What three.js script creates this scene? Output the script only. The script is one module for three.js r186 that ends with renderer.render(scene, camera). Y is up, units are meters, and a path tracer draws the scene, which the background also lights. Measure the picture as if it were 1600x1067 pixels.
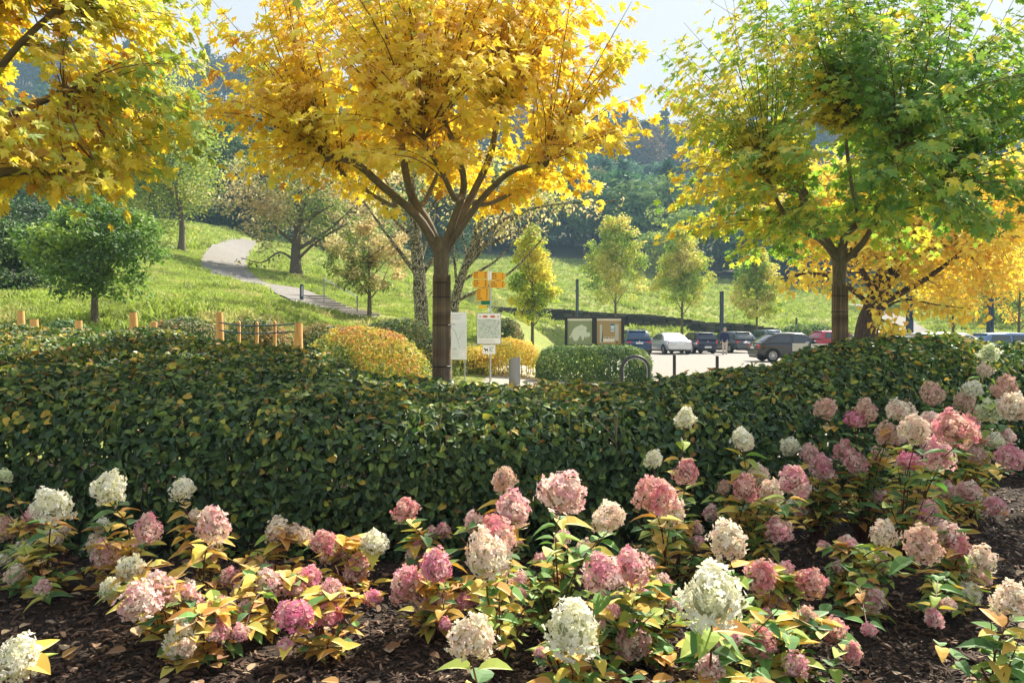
import * as THREE from 'three';
import { mergeGeometries, toCreasedNormals, mergeVertices } from 'three/addons/utils/BufferGeometryUtils.js';
import { RoundedBoxGeometry } from 'three/addons/geometries/RoundedBoxGeometry.js';
import { MarchingCubes } from 'three/addons/objects/MarchingCubes.js';
import { ImprovedNoise } from 'three/addons/math/ImprovedNoise.js';

// ---------------------------------------------------------------- camera, sky, sun, exposure
const scene = new THREE.Scene();
const FOCAL = 1244, EYE = 1.7, HORIZON = 515;              // lens in picture units of a 1600 x 1067 sheet, eye height in metres
const camera = new THREE.PerspectiveCamera(2 * Math.atan(533.5 / FOCAL) * 180 / Math.PI, 1600 / 1067, 0.1, 1500);
camera.position.set(0, EYE, 0);
camera.lookAt(0, EYE, -10);
camera.setViewOffset(1600, 1067, 0, 533.5 - HORIZON, 1600, 1067);   // shifted lens: verticals stay upright
camera.updateProjectionMatrix();
const renderer = new THREE.WebGLRenderer({ antialias: true });
renderer.toneMapping = THREE.LinearToneMapping;
renderer.toneMappingExposure = 2.85;
renderer.shadowMap.enabled = true;
const SUN = new THREE.Vector3(0.43, 0.70, -0.57).normalize();
const sun = new THREE.DirectionalLight(new THREE.Color().setRGB(1, 0.91, 0.74), 5);
sun.position.copy(SUN).multiplyScalar(120); sun.castShadow = true; sun.shadow.radius = 1.2;
sun.shadow.mapSize.set(4096, 4096);
Object.assign(sun.shadow.camera, { left: -90, right: 90, top: 90, bottom: -90, near: 1, far: 400 });
scene.add(sun);
{
  const w = 512, h = 256, d = new Float32Array(w * h * 4);
  const dir = new THREE.Vector3();
  for (let j = 0; j < h; j++) for (let i = 0; i < w; i++) {
    const el = ((j + 0.5) / h - 0.5) * Math.PI, az = ((i + 0.5) / w - 0.5) * 2 * Math.PI;
    dir.set(Math.cos(el) * Math.cos(az), Math.sin(el), Math.cos(el) * Math.sin(az));
    const up = Math.max(0, dir.y), t = Math.pow(1 - up, 2.2), g = Math.max(0, dir.dot(SUN));
    const glow = 0.06 * Math.pow(g, 4) + 0.3 * Math.pow(g, 24);
    const c = [0.265 + 0.075 * t + glow, 0.286 + 0.044 * t + glow * 0.95, 0.325 - 0.012 * t + glow * 0.86];
    const k = (j * w + i) * 4, dark = dir.y < 0 ? 0.55 : 1;
    d[k] = c[0] * dark; d[k + 1] = c[1] * dark; d[k + 2] = c[2] * dark; d[k + 3] = 1;
  }
  const t = new THREE.DataTexture(d, w, h, THREE.RGBAFormat, THREE.FloatType);
  t.mapping = THREE.EquirectangularReflectionMapping; t.magFilter = t.minFilter = THREE.LinearFilter; t.needsUpdate = true;
  scene.background = t; scene.environment = t;
}
scene.fog = new THREE.FogExp2(new THREE.Color().setRGB(0.46, 0.74, 1.0), 0.0006);

// ---------------------------------------------------------------- helpers
let seedState = 7;
const rnd = () => { seedState = (seedState + 0x6D2B79F5) | 0; let t = Math.imul(seedState ^ (seedState >>> 15), 1 | seedState); t = (t + Math.imul(t ^ (t >>> 7), 61 | t)) ^ t; return ((t ^ (t >>> 14)) >>> 0) / 4294967296; };
const seed = s => { seedState = s * 7919 + 13; };
const rr = (a, b) => a + (b - a) * rnd();
const gauss = () => (rnd() + rnd() + rnd() + rnd() - 2) * 1.0;
const V = (x, y, z) => new THREE.Vector3(x, y, z);
const lerp = (a, b, t) => a + (b - a) * t;
const clamp = (x, a, b) => Math.max(a, Math.min(b, x));
const smooth = (a, b, x) => { const t = clamp((x - a) / (b - a), 0, 1); return t * t * (3 - 2 * t); };
const perlin = new ImprovedNoise();
const noise = (x, y, z = 0) => perlin.noise(x, y, z);
const fbm = (x, y, z = 0) => noise(x, y, z) + 0.5 * noise(2.1 * x, 2.1 * y, 2.1 * z + 5) + 0.25 * noise(4.3 * x, 4.3 * y, 4.3 * z + 9);
const wx = (px, D) => (px - 800) / FOCAL * D, wy = (py, D) => EYE + (HORIZON - py) / FOCAL * D;
const at = (px, py, D) => V(wx(px, D), wy(py, D), -D);
const lin = (r, g, b) => new THREE.Color().setRGB(r, g, b);
const interp = (table, x, k) => {                         // piecewise-smooth table lookup, column k over column 0
  if (x <= table[0][0]) return table[0][k];
  for (let i = 1; i < table.length; i++) if (x <= table[i][0]) { const a = table[i - 1], b = table[i]; return lerp(a[k], b[k], smooth(a[0], b[0], x)); }
  return table[table.length - 1][k];
};
const taken = {};
const numbered = n => { const k = taken[n] = (taken[n] ?? -1) + 1; return k ? `${n}_${String(k).padStart(3, '0')}` : n; };
function tag(o, label, category, group) { o.userData.label = label; if (category) o.userData.category = category; if (group) o.userData.group = group; return o; }
function thing(name, label, category, p = [0, 0, 0], turn = 0, group) {
  const o = new THREE.Group(); o.name = numbered(name); o.position.set(...p); o.rotation.y = turn; scene.add(o);
  return tag(o, label, category, group);
}
function mesh(name, geo, m, parent = scene) {
  const o = new THREE.Mesh(geo, m); o.name = parent === scene ? numbered(name) : name; o.castShadow = o.receiveShadow = true; parent.add(o); return o;
}
function struct(name, geo, m) { const o = mesh(name, geo, m); o.userData.kind = 'structure'; return o; }
const join = list => mergeGeometries(list.map(x => x.index ? x.toNonIndexed() : x));
function box(w, h, d, x = 0, y = 0, z = 0, r = 0) { const g = r ? new RoundedBoxGeometry(w, h, d, 2, r) : new THREE.BoxGeometry(w, h, d); return g.translate(x, y, z); }
function cyl(r0, r1, h, x = 0, y = 0, z = 0, n = 16) { return new THREE.CylinderGeometry(r1, r0, h, n).translate(x, y + h / 2, z); }
function tube(pts, radii, n = 7, rough = 0, caps = true) {      // tapered tube with uv in metres
  const P = [], N = [], U = [], I = []; let along = 0;
  const a = V(0, 0, 0), b = V(0, 0, 0), t = V(0, 0, 0); let ref = V(0.31, 0.2, 0.93);
  for (let i = 0; i < pts.length; i++) {
    t.subVectors(pts[Math.min(i + 1, pts.length - 1)], pts[Math.max(i - 1, 0)]).normalize();
    if (Math.abs(t.dot(ref)) > 0.95) ref = V(0.9, 0.1, -0.2);
    a.crossVectors(t, ref).normalize(); b.crossVectors(a, t);
    if (i) along += pts[i].distanceTo(pts[i - 1]);
    const R = radii[Math.min(i, radii.length - 1)];
    for (let k = 0; k <= n; k++) {
      const f = k / n * Math.PI * 2, kk = k % n, c = Math.cos(f), s = Math.sin(f);
      const q = R * (1 + rough * (noise(kk * 1.7 + 3, along * 2.5, pts[0].x) + 0.5 * noise(kk * 2.9, along * 7, pts[0].z)));
      P.push(pts[i].x + (a.x * c + b.x * s) * q, pts[i].y + (a.y * c + b.y * s) * q, pts[i].z + (a.z * c + b.z * s) * q);
      N.push(a.x * c + b.x * s, a.y * c + b.y * s, a.z * c + b.z * s); U.push(k / n * Math.PI * 2 * R, along);
    }
  }
  for (let i = 0; i < pts.length - 1; i++) for (let k = 0; k < n; k++) { const q = i * (n + 1) + k, w = q + n + 1; I.push(q, w, q + 1, q + 1, w, w + 1); }
  if (caps) { const e = (pts.length - 1) * (n + 1); for (let k = 1; k < n - 1; k++) I.push(e, e + k + 1, e + k); }
  const g = new THREE.BufferGeometry();
  g.setAttribute('position', new THREE.Float32BufferAttribute(P, 3)); g.setAttribute('normal', new THREE.Float32BufferAttribute(N, 3)); g.setAttribute('uv', new THREE.Float32BufferAttribute(U, 2)); g.setIndex(I);
  return g;
}
function curve(pts, n) { return new THREE.CatmullRomCurve3(pts, false, 'centripetal').getPoints(n); }
const taper = (r0, r1, n, p = 1) => Array.from({ length: n + 1 }, (_, i) => lerp(r0, r1, Math.pow(i / n, p)));
function soup(P, U) {
  const g = new THREE.BufferGeometry(); g.setAttribute('position', new THREE.Float32BufferAttribute(P, 3));
  g.setAttribute('uv', new THREE.Float32BufferAttribute(U ?? new Array(P.length / 3 * 2).fill(0), 2)); g.computeVertexNormals(); return g;
}
// ---------------------------------------------------------------- textures and materials
function dataTex(n, f, srgb) {
  const d = new Uint8Array(n * n * 4);
  for (let j = 0; j < n; j++) for (let i = 0; i < n; i++) { const c = f(i / n, j / n); const k = (j * n + i) * 4; for (let q = 0; q < 3; q++) d[k + q] = clamp(Math.round((c.length ? c[q] : c) * 255), 0, 255); d[k + 3] = 255; }
  const t = new THREE.DataTexture(d, n, n); t.wrapS = t.wrapT = THREE.RepeatWrapping; t.magFilter = THREE.LinearFilter; t.minFilter = THREE.LinearMipmapLinearFilter; t.generateMipmaps = true;
  if (srgb) t.colorSpace = THREE.SRGBColorSpace; t.needsUpdate = true; return t;
}
const tiled = (u, v, fu, fv, z) => { // noise that repeats over the unit square
  const a = u * Math.PI * 2, b = v * Math.PI * 2; return noise(Math.cos(a) * fu + z, Math.sin(a) * fu + Math.cos(b) * fv * 0.7, Math.sin(b) * fv + z * 1.7);
};
const rep = (t, x, y = x) => { const c = t.clone(); c.repeat.set(x, y); c.needsUpdate = true; return c; };
const grainTex = dataTex(256, (u, v) => { const g = 0.8 + 0.16 * tiled(u, v, 3, 3, 1) + 0.14 * tiled(u, v, 9, 9, 4) + 0.12 * (rnd() - 0.5); return g; }, true);
const grainBump = dataTex(256, (u, v) => 0.5 + 0.25 * tiled(u, v, 8, 8, 2) + 0.25 * tiled(u, v, 22, 22, 7) + 0.2 * (rnd() - 0.5));
const barkBump = dataTex(256, (u, v) => clamp(0.5 + 0.5 * tiled(u, v, 7, 2, 3) + 0.3 * tiled(u, v, 16, 5, 8), 0, 1));
const barkTex = dataTex(256, (u, v) => { const n = tiled(u, v, 7, 2, 3), m = tiled(u, v, 4, 3, 12); const b = 0.62 + 0.35 * n; return [b + 0.05 * m, b, b - 0.05 * m]; }, true);
const lichenTex = dataTex(256, (u, v) => { const n = tiled(u, v, 6, 4, 5) + 0.6 * tiled(u, v, 14, 11, 9), k = n > 0.12 ? 1 : 0, m = tiled(u, v, 3, 2, 17); return k ? [0.76, 0.76, 0.66] : m > 0.15 ? [0.36, 0.36, 0.16] : [0.30 + 0.15 * n, 0.25 + 0.12 * n, 0.19 + 0.1 * n]; }, true);
const woodTex = dataTex(256, (u, v) => { const n = tiled(u, v, 11, 1.2, 3), m = tiled(u, v, 2, 2, 6); return [0.90 + 0.14 * n, 0.78 + 0.16 * n + 0.05 * m, 0.62 + 0.18 * n]; }, true);
const std = (c, o = {}) => new THREE.MeshStandardMaterial({ color: c, roughness: 0.85, side: THREE.DoubleSide, ...o });
const leafMat = (o = {}) => new THREE.MeshPhysicalMaterial({ color: 0xffffff, roughness: 0.92, transmission: 0.42, thickness: 0, side: THREE.DoubleSide, clearcoat: 0, ...o });
const M = {
  planeBark: std(lin(0.25, 0.20, 0.14), { map: rep(grainTex, 1.5, 0.5), bumpMap: rep(barkBump, 2, 0.7), bumpScale: 0.003 }),
  bark: std(lin(0.42, 0.33, 0.25), { map: rep(barkTex, 2, 0.6), bumpMap: rep(barkBump, 2, 0.6), bumpScale: 0.02 }),
  darkBark: std(lin(0.22, 0.155, 0.115), { map: rep(barkTex, 1.2, 0.5), bumpMap: rep(barkBump, 1.2, 0.5), bumpScale: 0.04 }),
  lichenBark: std(lin(0.85, 0.82, 0.74), { map: rep(lichenTex, 0.8, 0.7), bumpMap: rep(barkBump, 1.2, 0.7), bumpScale: 0.03 }),
  twig: std(lin(0.17, 0.11, 0.06)), stem: std(lin(0.10, 0.035, 0.022), { roughness: 0.6 }), woodyStem: std(lin(0.22, 0.15, 0.095)),
  post: std(lin(0.85, 0.66, 0.42), { map: rep(woodTex, 3, 0.6), bumpMap: rep(barkBump, 3, 0.6), bumpScale: 0.002 }),
  darkMetal: std(lin(0.035, 0.036, 0.04), { roughness: 0.5, metalness: 0.3 }), blueMetal: std(lin(0.035, 0.06, 0.10), { roughness: 0.4, metalness: 0.4 }),
  steel: std(lin(0.48, 0.50, 0.51), { roughness: 0.35, metalness: 0.8 }), greyPaint: std(lin(0.26, 0.265, 0.27), { roughness: 0.5, metalness: 0.5 }),
  white: std(lin(0.78, 0.78, 0.77), { roughness: 0.5 }), black: std(lin(0.02, 0.02, 0.02), { roughness: 0.45 }),
};

// ---------------------------------------------------------------- terrain
// [sheet x, distance, height]: surveyed points of the slope, read as ground heights
const survey = [];
for (const D of [2, 6, 10, 13]) for (const px of [-900, -300, 200, 800, 1400, 1900, 2500]) survey.push([px, D, 0]);
const hp = (px, py, D) => survey.push([px, D, wy(py, D)]);
for (const px of [900, 1000, 1200, 1400, 1600, 1800]) for (const D of [20, 30, 45, 60]) survey.push([px, D, 0]);
survey.push([560, 16, 0], [700, 17, 0], [700, 23, 0], [640, 24, 0.2], [800, 24, 0], [830, 30, 0.3], [760, 29, 0.5], [830, 38, 1.1], [830, 48, 1.75], [840, 66, 2.6], [1000, 70, 1.2], [1150, 72, 0.8], [1290, 75, 0.7], [1450, 66, 0.4], [1650, 66, 0.5]);
survey.push([-100, 16.5, 0.5], [147, 16.5, 0.5], [340, 16.5, 0.35], [450, 17, 0.25], [540, 21, 0.5]);
hp(147, 506, 20); hp(20, 500, 20); hp(-150, 500, 20); hp(300, 503, 20); hp(420, 508, 21); hp(500, 508, 24);
hp(100, 452, 27); hp(-60, 452, 26); hp(260, 462, 28); hp(380, 472, 29); hp(460, 485, 30); hp(220, 437, 34); hp(60, 420, 34); hp(310, 445, 38); hp(420, 462, 36);
hp(545, 501, 31); hp(505, 482, 34.5); hp(470, 464, 38.5); hp(430, 451, 42); hp(385, 441, 45); hp(355, 428, 50); hp(352, 405, 63); hp(364, 391, 77); hp(388, 383, 92); hp(420, 379, 108);
hp(260, 410, 48); hp(160, 385, 55); hp(300, 368, 74); hp(200, 350, 80); hp(335, 355, 98); hp(440, 382, 96); hp(480, 391, 98);
hp(590, 490, 36); hp(577, 500, 32); hp(640, 505, 33); hp(700, 512, 36); hp(462, 431, 58); hp(540, 452, 55); hp(640, 462, 60); hp(740, 475, 62); hp(560, 420, 85); hp(650, 425, 100); hp(740, 440, 95);
hp(480, 395, 125); hp(640, 402, 140); hp(740, 404, 145);
hp(850, 478, 78); hp(1000, 488, 82); hp(1150, 500, 84); hp(1290, 508, 86); hp(1440, 505, 84); hp(1620, 505, 84);
hp(850, 440, 108); hp(1000, 455, 108); hp(1150, 470, 108); hp(1290, 482, 108); hp(1440, 484, 105); hp(1620, 484, 105);
hp(830, 404, 150); hp(940, 412, 150); hp(1010, 425, 150); hp(1140, 440, 150); hp(1300, 450, 150); hp(1600, 450, 150);
for (const [px, h] of [[-600, 45], [0, 42], [400, 38], [800, 30], [1000, 26], [1300, 24], [1700, 28], [2200, 36]]) survey.push([px, 215, h]);
for (const [px, h] of [[-600, 80], [0, 78], [400, 72], [800, 56], [1000, 48], [1300, 48], [1700, 60], [2200, 80]]) survey.push([px, 300, h]);
for (const [px, h] of [[-600, 150], [0, 135], [330, 124], [700, 108], [1000, 94], [1300, 96], [1700, 118], [2200, 150]]) survey.push([px, 430, h]);
for (const px of [-600, 200, 800, 1400, 2200]) survey.push([px, 600, 105]);
const uv = (x, D) => [x / (D + 8) * 3, Math.log(D + 8) * 1.5];
const tps = (() => {
  const n = survey.length, pts = survey.map(([px, D]) => uv(wx(px, D), D)), m = n + 3;
  const A = Array.from({ length: m }, () => new Float64Array(m + 1)), phi = r2 => r2 < 1e-12 ? 0 : r2 * Math.log(r2);
  for (let i = 0; i < n; i++) {
    for (let j = 0; j < n; j++) A[i][j] = phi((pts[i][0] - pts[j][0]) ** 2 + (pts[i][1] - pts[j][1]) ** 2) + (i === j ? 0.003 : 0);
    A[i][n] = A[n][i] = 1; A[i][n + 1] = A[n + 1][i] = pts[i][0]; A[i][n + 2] = A[n + 2][i] = pts[i][1]; A[i][m] = survey[i][2];
  }
  for (let c = 0; c < m; c++) {
    let p = c; for (let r = c + 1; r < m; r++) if (Math.abs(A[r][c]) > Math.abs(A[p][c])) p = r; [A[c], A[p]] = [A[p], A[c]];
    for (let r = 0; r < m; r++) if (r !== c && A[r][c]) { const f = A[r][c] / A[c][c]; for (let k = c; k <= m; k++) A[r][k] -= f * A[c][k]; }
  }
  const w = A.map((row, i) => row[m] / row[i]);
  return (x, D) => { const [a, b] = uv(x, D); let s = w[n] + w[n + 1] * a + w[n + 2] * b; for (let i = 0; i < n; i++) s += w[i] * phi((a - pts[i][0]) ** 2 + (b - pts[i][1]) ** 2); return s; };
})();
const NC = 200, distances = [-60, -40, -20, -8, 0, 4, 8, 11, 13];
for (let d = 14; d < 620; d *= 1.0165) distances.push(d + 0.0);
const NR = distances.length, halfWidth = D => 34 + Math.max(0, D) * 1.05;
const wallLine = x => 75.5 + 0.16 * x;                     // distance at which the retaining wall stands
const wallTop = x => interp([[-9, 3.95], [-4.8, 3.9], [2.4, 3.65], [12, 3.15], [21, 2.3], [29.5, 1.5], [34, 1.2]], x, 1);
const rawH = (x, D) => {
  if (D < 13) return 0;
  let h = Math.max(tps(x, D), 0) * smooth(13, 18, D);
  const lot = smooth(-2, 3, x - (D - 20) * 0.09) * (1 - smooth(60, 68, D)) * (1 - smooth(60, 80, x));   // the levelled car park and plaza
  h *= 1 - lot;
  if (x > -7 && x < 33) { const w = wallLine(x), t = wallTop(x); if (D > 58 && D < w) h = Math.min(h, lerp(h, Math.max(0, t - 1.25), smooth(58, 66, D))); else if (D >= w && D < w + 6) h = Math.max(h, lerp(t - 0.04, h, smooth(w + 1, w + 6, D))); }
  if (D > 16 && D < 160) h += (1 - lot) * 0.14 * smooth(16, 24, D) * fbm(x * 0.22, D * 0.22, 3);
  return h;
};
const grid = new Float32Array(NC * NR);
for (let j = 0; j < NR; j++) for (let i = 0; i < NC; i++) grid[j * NC + i] = rawH((i / (NC - 1) * 2 - 1) * halfWidth(distances[j]), distances[j]);
function H(x, D) {                                          // ground height at x, distance D
  let j = 0; if (D > distances[0]) { let a = 0, b = NR - 1; while (b - a > 1) { const m = (a + b) >> 1; if (distances[m] <= D) a = m; else b = m; } j = a; }
  const t = clamp((D - distances[j]) / (distances[j + 1] - distances[j]), 0, 1);
  const row = q => { const f = clamp((x / halfWidth(distances[q]) + 1) / 2 * (NC - 1), 0, NC - 1.001), i = Math.floor(f); return lerp(grid[q * NC + i], grid[q * NC + i + 1], f - i); };
  return lerp(row(j), row(j + 1), t);
}
{
  const P = [], U = [], C = [], I = [];
  for (let j = 0; j < NR; j++) for (let i = 0; i < NC; i++) {
    const D = distances[j], x = (i / (NC - 1) * 2 - 1) * halfWidth(D); P.push(x, grid[j * NC + i], -D); U.push(x / 3, D / 3);
    const n = fbm(x * 0.09, D * 0.09, 1), m = fbm(x * 0.5, D * 0.5, 7), wood = smooth(146, 158, D);
    C.push(lerp(0.36 + 0.08 * n + 0.05 * m, 0.08, wood), lerp(0.42 + 0.05 * n + 0.03 * m, 0.08, wood), lerp(0.08 + 0.02 * n, 0.03, wood));
  }
  for (let j = 0; j < NR - 1; j++) for (let i = 0; i < NC - 1; i++) { const q = j * NC + i; I.push(q, q + 1, q + NC, q + 1, q + NC + 1, q + NC); }
  const g = new THREE.BufferGeometry(); g.setAttribute('position', new THREE.Float32BufferAttribute(P, 3)); g.setAttribute('uv', new THREE.Float32BufferAttribute(U, 2)); g.setAttribute('color', new THREE.Float32BufferAttribute(C, 3)); g.setIndex(I); g.computeVertexNormals();
  tag(struct('terrain', g, std(0xffffff, { vertexColors: true, map: grainTex, bumpMap: rep(grainBump, 2), bumpScale: 0.06, roughness: 1 })), 'sunlit grassy slope rising from the car park to the wood');
}
console.log('terrain', NR, NC);
function drape(rows, lift) {                               // rows of [x, D] pairs -> sheet lying on the ground
  const P = [], U = [], I = [], n = rows[0].length;
  for (const r of rows) for (const [x, D] of r) { P.push(x, H(x, D) + lift, -D); U.push(x / 2, D / 2); }
  for (let j = 0; j < rows.length - 1; j++) for (let i = 0; i < n - 1; i++) { const q = j * n + i; I.push(q, q + 1, q + n, q + 1, q + n + 1, q + n); }
  const g = new THREE.BufferGeometry(); g.setAttribute('position', new THREE.Float32BufferAttribute(P, 3)); g.setAttribute('uv', new THREE.Float32BufferAttribute(U, 2)); g.setIndex(I); g.computeVertexNormals(); return g;
}
function ribbon(line, lift, cols = 9, n = 60) {            // line of [x, D, width]
  const c = new THREE.CatmullRomCurve3(line.map(([x, D, w]) => V(x, w, D)), false, 'centripetal'), rows = [];
  for (let j = 0; j <= n; j++) { const p = c.getPoint(j / n), t = c.getTangent(j / n); const l = Math.hypot(t.x, t.z) || 1, a = -t.z / l, b = t.x / l; rows.push(Array.from({ length: cols }, (_, i) => { const s = (i / (cols - 1) - 0.5) * p.y * (1 + 0.04 * noise(j * 0.7, i > cols / 2 ? 9 : 2)); return [p.x - a * s, p.z - b * s]; })); }
  return drape(rows, lift);
}
const asphalt = std(lin(0.30, 0.28, 0.265), { map: grainTex, bumpMap: grainBump, bumpScale: 0.01, roughness: 0.95 });
const gravel = std(lin(0.50, 0.45, 0.38), { map: grainTex, bumpMap: grainBump, bumpScale: 0.01, roughness: 0.95 });
{
  const rows = []; for (let j = 0; j <= 20; j++) rows.push(Array.from({ length: 24 }, (_, i) => { const x = lerp(-2.6 + j * 0.11, 26 + j * 0.3, i / 23), start = lerp(8.2, 11.4, smooth(1, 5, x)); return [x, lerp(start, 30, j / 20)]; }));
  struct('plaza', drape(rows, 0.02), gravel);
  const lot = []; for (let D = 27; D <= 67; D += 1.5) lot.push(Array.from({ length: 40 }, (_, i) => [lerp(3.2 + (D - 27) * 0.10, 50 + D * 0.3, i / 39), D]));
  struct('parking_lot', drape(lot, 0.05), std(lin(0.36, 0.33, 0.305), { map: grainTex, bumpMap: grainBump, bumpScale: 0.008, roughness: 0.9 }));
  struct('hill_path', ribbon([[590, 33, 1.9], [545, 33, 2.0], [505, 35.5, 2.3], [470, 38.5, 2.6], [430, 42, 2.9], [385, 45.5, 3.2], [356, 51, 3.2], [352, 63, 3.1], [365, 77, 3.0], [374, 88, 2.8], [384, 96, 2.6]].map(([p, D, w]) => [wx(p, D), D, w]), 0.06, 9, 90), asphalt);
  struct('woodland_path', ribbon([[1480, 66, 2.4], [1440, 74, 2.4], [1405, 88, 2.6], [1375, 104, 2.6], [1340, 118, 2.6]].map(([p, D, w]) => [wx(p, D), D, w]), 0.06, 7, 40), asphalt);
}
// steps at the foot of the hill path
{
  const line = new THREE.CatmullRomCurve3([[556, 32.6], [530, 34], [500, 35.8], [476, 38]].map(([p, D]) => V(wx(p, D), 0, -D)));
  const g = thing('hill_steps', 'flight of low log-edged steps at the foot of the hill path', 'steps');
  for (let i = 0; i < 11; i++) {
    const p = line.getPoint(i / 10), t = line.getTangent(i / 10), y = H(p.x, -p.z), a = Math.atan2(t.x, t.z);
    const s = mesh('step', box(2.1, 0.1, 0.1, 0, 0, 0, 0.03), std(lin(0.30, 0.27, 0.24)), g); s.position.set(p.x, y + 0.08, p.z); s.rotation.y = a;
  }
}
// retaining wall built of rough stones in courses
{
  const g = thing('retaining_wall', 'low dark stone retaining wall between meadow and car park', 'wall');
  const x0 = -6, x1 = 30, yTop = x => wallTop(x) + 0.08, yFoot = x => H(x, wallLine(x) - 0.6) - 0.4;
  const core = []; const n = 36;
  for (let i = 0; i < n; i++) { const xa = lerp(x0, x1, i / n), xb = lerp(x0, x1, (i + 1) / n), xm = (xa + xb) / 2, f = yFoot(xm), t = Math.max(yTop(xm), f + 0.5) - 0.06; core.push(box((xb - xa) * 1.02, t - f, 0.5, 0, 0, 0).rotateY(-0.16).translate(xm, (t + f) / 2, -wallLine(xm) + 0.1)); }
  mesh('core', join(core), std(lin(0.06, 0.055, 0.05)), g);
  seed(31);
  const mats = [0.05, 0.075, 0.10, 0.14].map((v, i) => std(lin(v, v * 0.93, v * 0.82), { map: grainTex, bumpMap: grainBump, bumpScale: 0.02 }));
  const stone = [0, 1, 2].map(k => { const s = new RoundedBoxGeometry(1, 1, 1, 1, 0.14); const p = s.attributes.position; for (let i = 0; i < p.count; i++) p.setXYZ(i, p.getX(i) * (1 + 0.1 * noise(p.getY(i) * 3 + k * 7, p.getZ(i) * 3)), p.getY(i) * (1 + 0.14 * noise(p.getX(i) * 3, k * 5 + 1)), p.getZ(i) * (1 + 0.2 * noise(p.getX(i) * 2 + k, p.getY(i) * 2))); s.computeVertexNormals(); return s; });
  let count = 0;
  for (let x = x0; x < x1; ) {
    const w = rr(0.55, 1.0), xm = x + w / 2, f = Math.min(H(xm, wallLine(xm) - 2), yTop(xm) - 0.7) - 0.1, t = Math.max(yTop(xm), f + 0.3); x += w;
    const rows = Math.max(1, Math.round((t - f) / 0.36));
    for (let r = 0; r < rows && count < 295; r++, count++) { const s = mesh('stone', stone[count % 3], mats[Math.floor(rnd() * 4)], g); const h = (t - f) / rows; s.position.set(xm + rr(-0.12, 0.12), f + h * (r + 0.5), -wallLine(xm) + 0.45); s.scale.set(w * 0.97, h * 0.95, rr(0.3, 0.42)); s.rotation.y = -0.16; }
  }
}

// ---------------------------------------------------------------- leaves
function leafGeo(outline, midrib, cup = 0.12, droop = 0.1) { // outline: right half [x, y] from base to tip; folded along the midrib and drooping
  const P = [], f = (x, y) => [x, y, -cup * Math.abs(x) * -1.2 - droop * y * y];
  const n = outline.length;
  const q = [[0, 0], ...outline, [0, 1]];
  for (const s of [1, -1]) for (let i = 0; i < q.length - 1; i++) {
    const a = q[i], b = q[i + 1], ma = [0, a[1]], mb = [0, b[1]];
    const tri = (u, v, w) => { const t = s > 0 ? [u, v, w] : [u, w, v]; for (const k of t) P.push(...f(k[0] * s, k[1])); };
    if (a[0] && Math.abs(a[1] - b[1]) > 1e-4) tri(ma, a, b); else if (a[0]) continue;
    if (Math.abs(a[1] - b[1]) > 1e-4) tri(ma, b, mb);
  }
  return soup(P);
}
function palmate(lobes, cup = 0.12) {                       // lobed leaf: [angle from tip in degrees, radius] for the right half
  const c = [0, 0.36], pts = [];
  for (const [a, r] of lobes) pts.push([c[0] + r * Math.sin(a * Math.PI / 180), c[1] + r * Math.cos(a * Math.PI / 180)]);
  const ring = [...pts, ...pts.slice(1, -1).reverse().map(([x, y]) => [-x, y])], P = [];
  const z = (x, y) => -cup * (x * x + (y - 0.36) ** 2) * 1.6 + 0.05 * Math.sin(x * 7);
  for (let i = 0; i < ring.length; i++) { const a = ring[i], b = ring[(i + 1) % ring.length]; P.push(0, 0.36, 0.02, b[0], b[1], z(...b), a[0], a[1], z(...a)); }
  return soup(P);
}
const G = {
  plane: [0.1, 0.28, -0.14].map(c => palmate([[0, 0.66], [13, 0.44], [22, 0.40], [31, 0.27], [47, 0.5], [57, 0.62], [66, 0.44], [80, 0.36], [92, 0.27], [107, 0.42], [118, 0.46], [138, 0.32], [160, 0.35], [180, 0.26]], c)),
  ovate: [0.05, 0.3, 0.55].map(d => leafGeo([[0.2, 0.08], [0.34, 0.28], [0.33, 0.52], [0.17, 0.8]], 0, 0.3, d)),
  hedge: [0.08, 0.35, 0.7].map(d => leafGeo([[0.26, 0.18], [0.33, 0.45], [0.2, 0.8]], 0, 0.28, d)),
  small: [0.1, 0.35].map(d => leafGeo([[0.28, 0.35], [0.2, 0.75]], 0, 0.3, d)),
};
const MAT = new THREE.Matrix4(), qx = V(0, 0, 0), qy = V(0, 0, 0), qz = V(0, 0, 0);
function leafMatrix(p, n, tip, s, sw = 1) {                // n: facing, tip: direction the leaf points
  qz.copy(n).normalize(); qy.copy(tip).addScaledVector(qz, -tip.dot(qz)); if (qy.lengthSq() < 1e-5) qy.set(0.3, 0.7, 0.2).addScaledVector(qz, -(0.3 * qz.x + 0.7 * qz.y + 0.2 * qz.z)); qy.normalize(); qx.crossVectors(qy, qz);
  return MAT.makeBasis(qx.multiplyScalar(s * sw), qy.multiplyScalar(s), qz.multiplyScalar(s)).setPosition(p);
}
const tmpC = new THREE.Color();
function pick(palette, r) { let t = 0; for (const e of palette) t += e[0]; r *= t; for (let i = 0; i < palette.length; i++) { r -= palette[i][0]; if (r <= 0) return i; } return palette.length - 1; }
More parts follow.
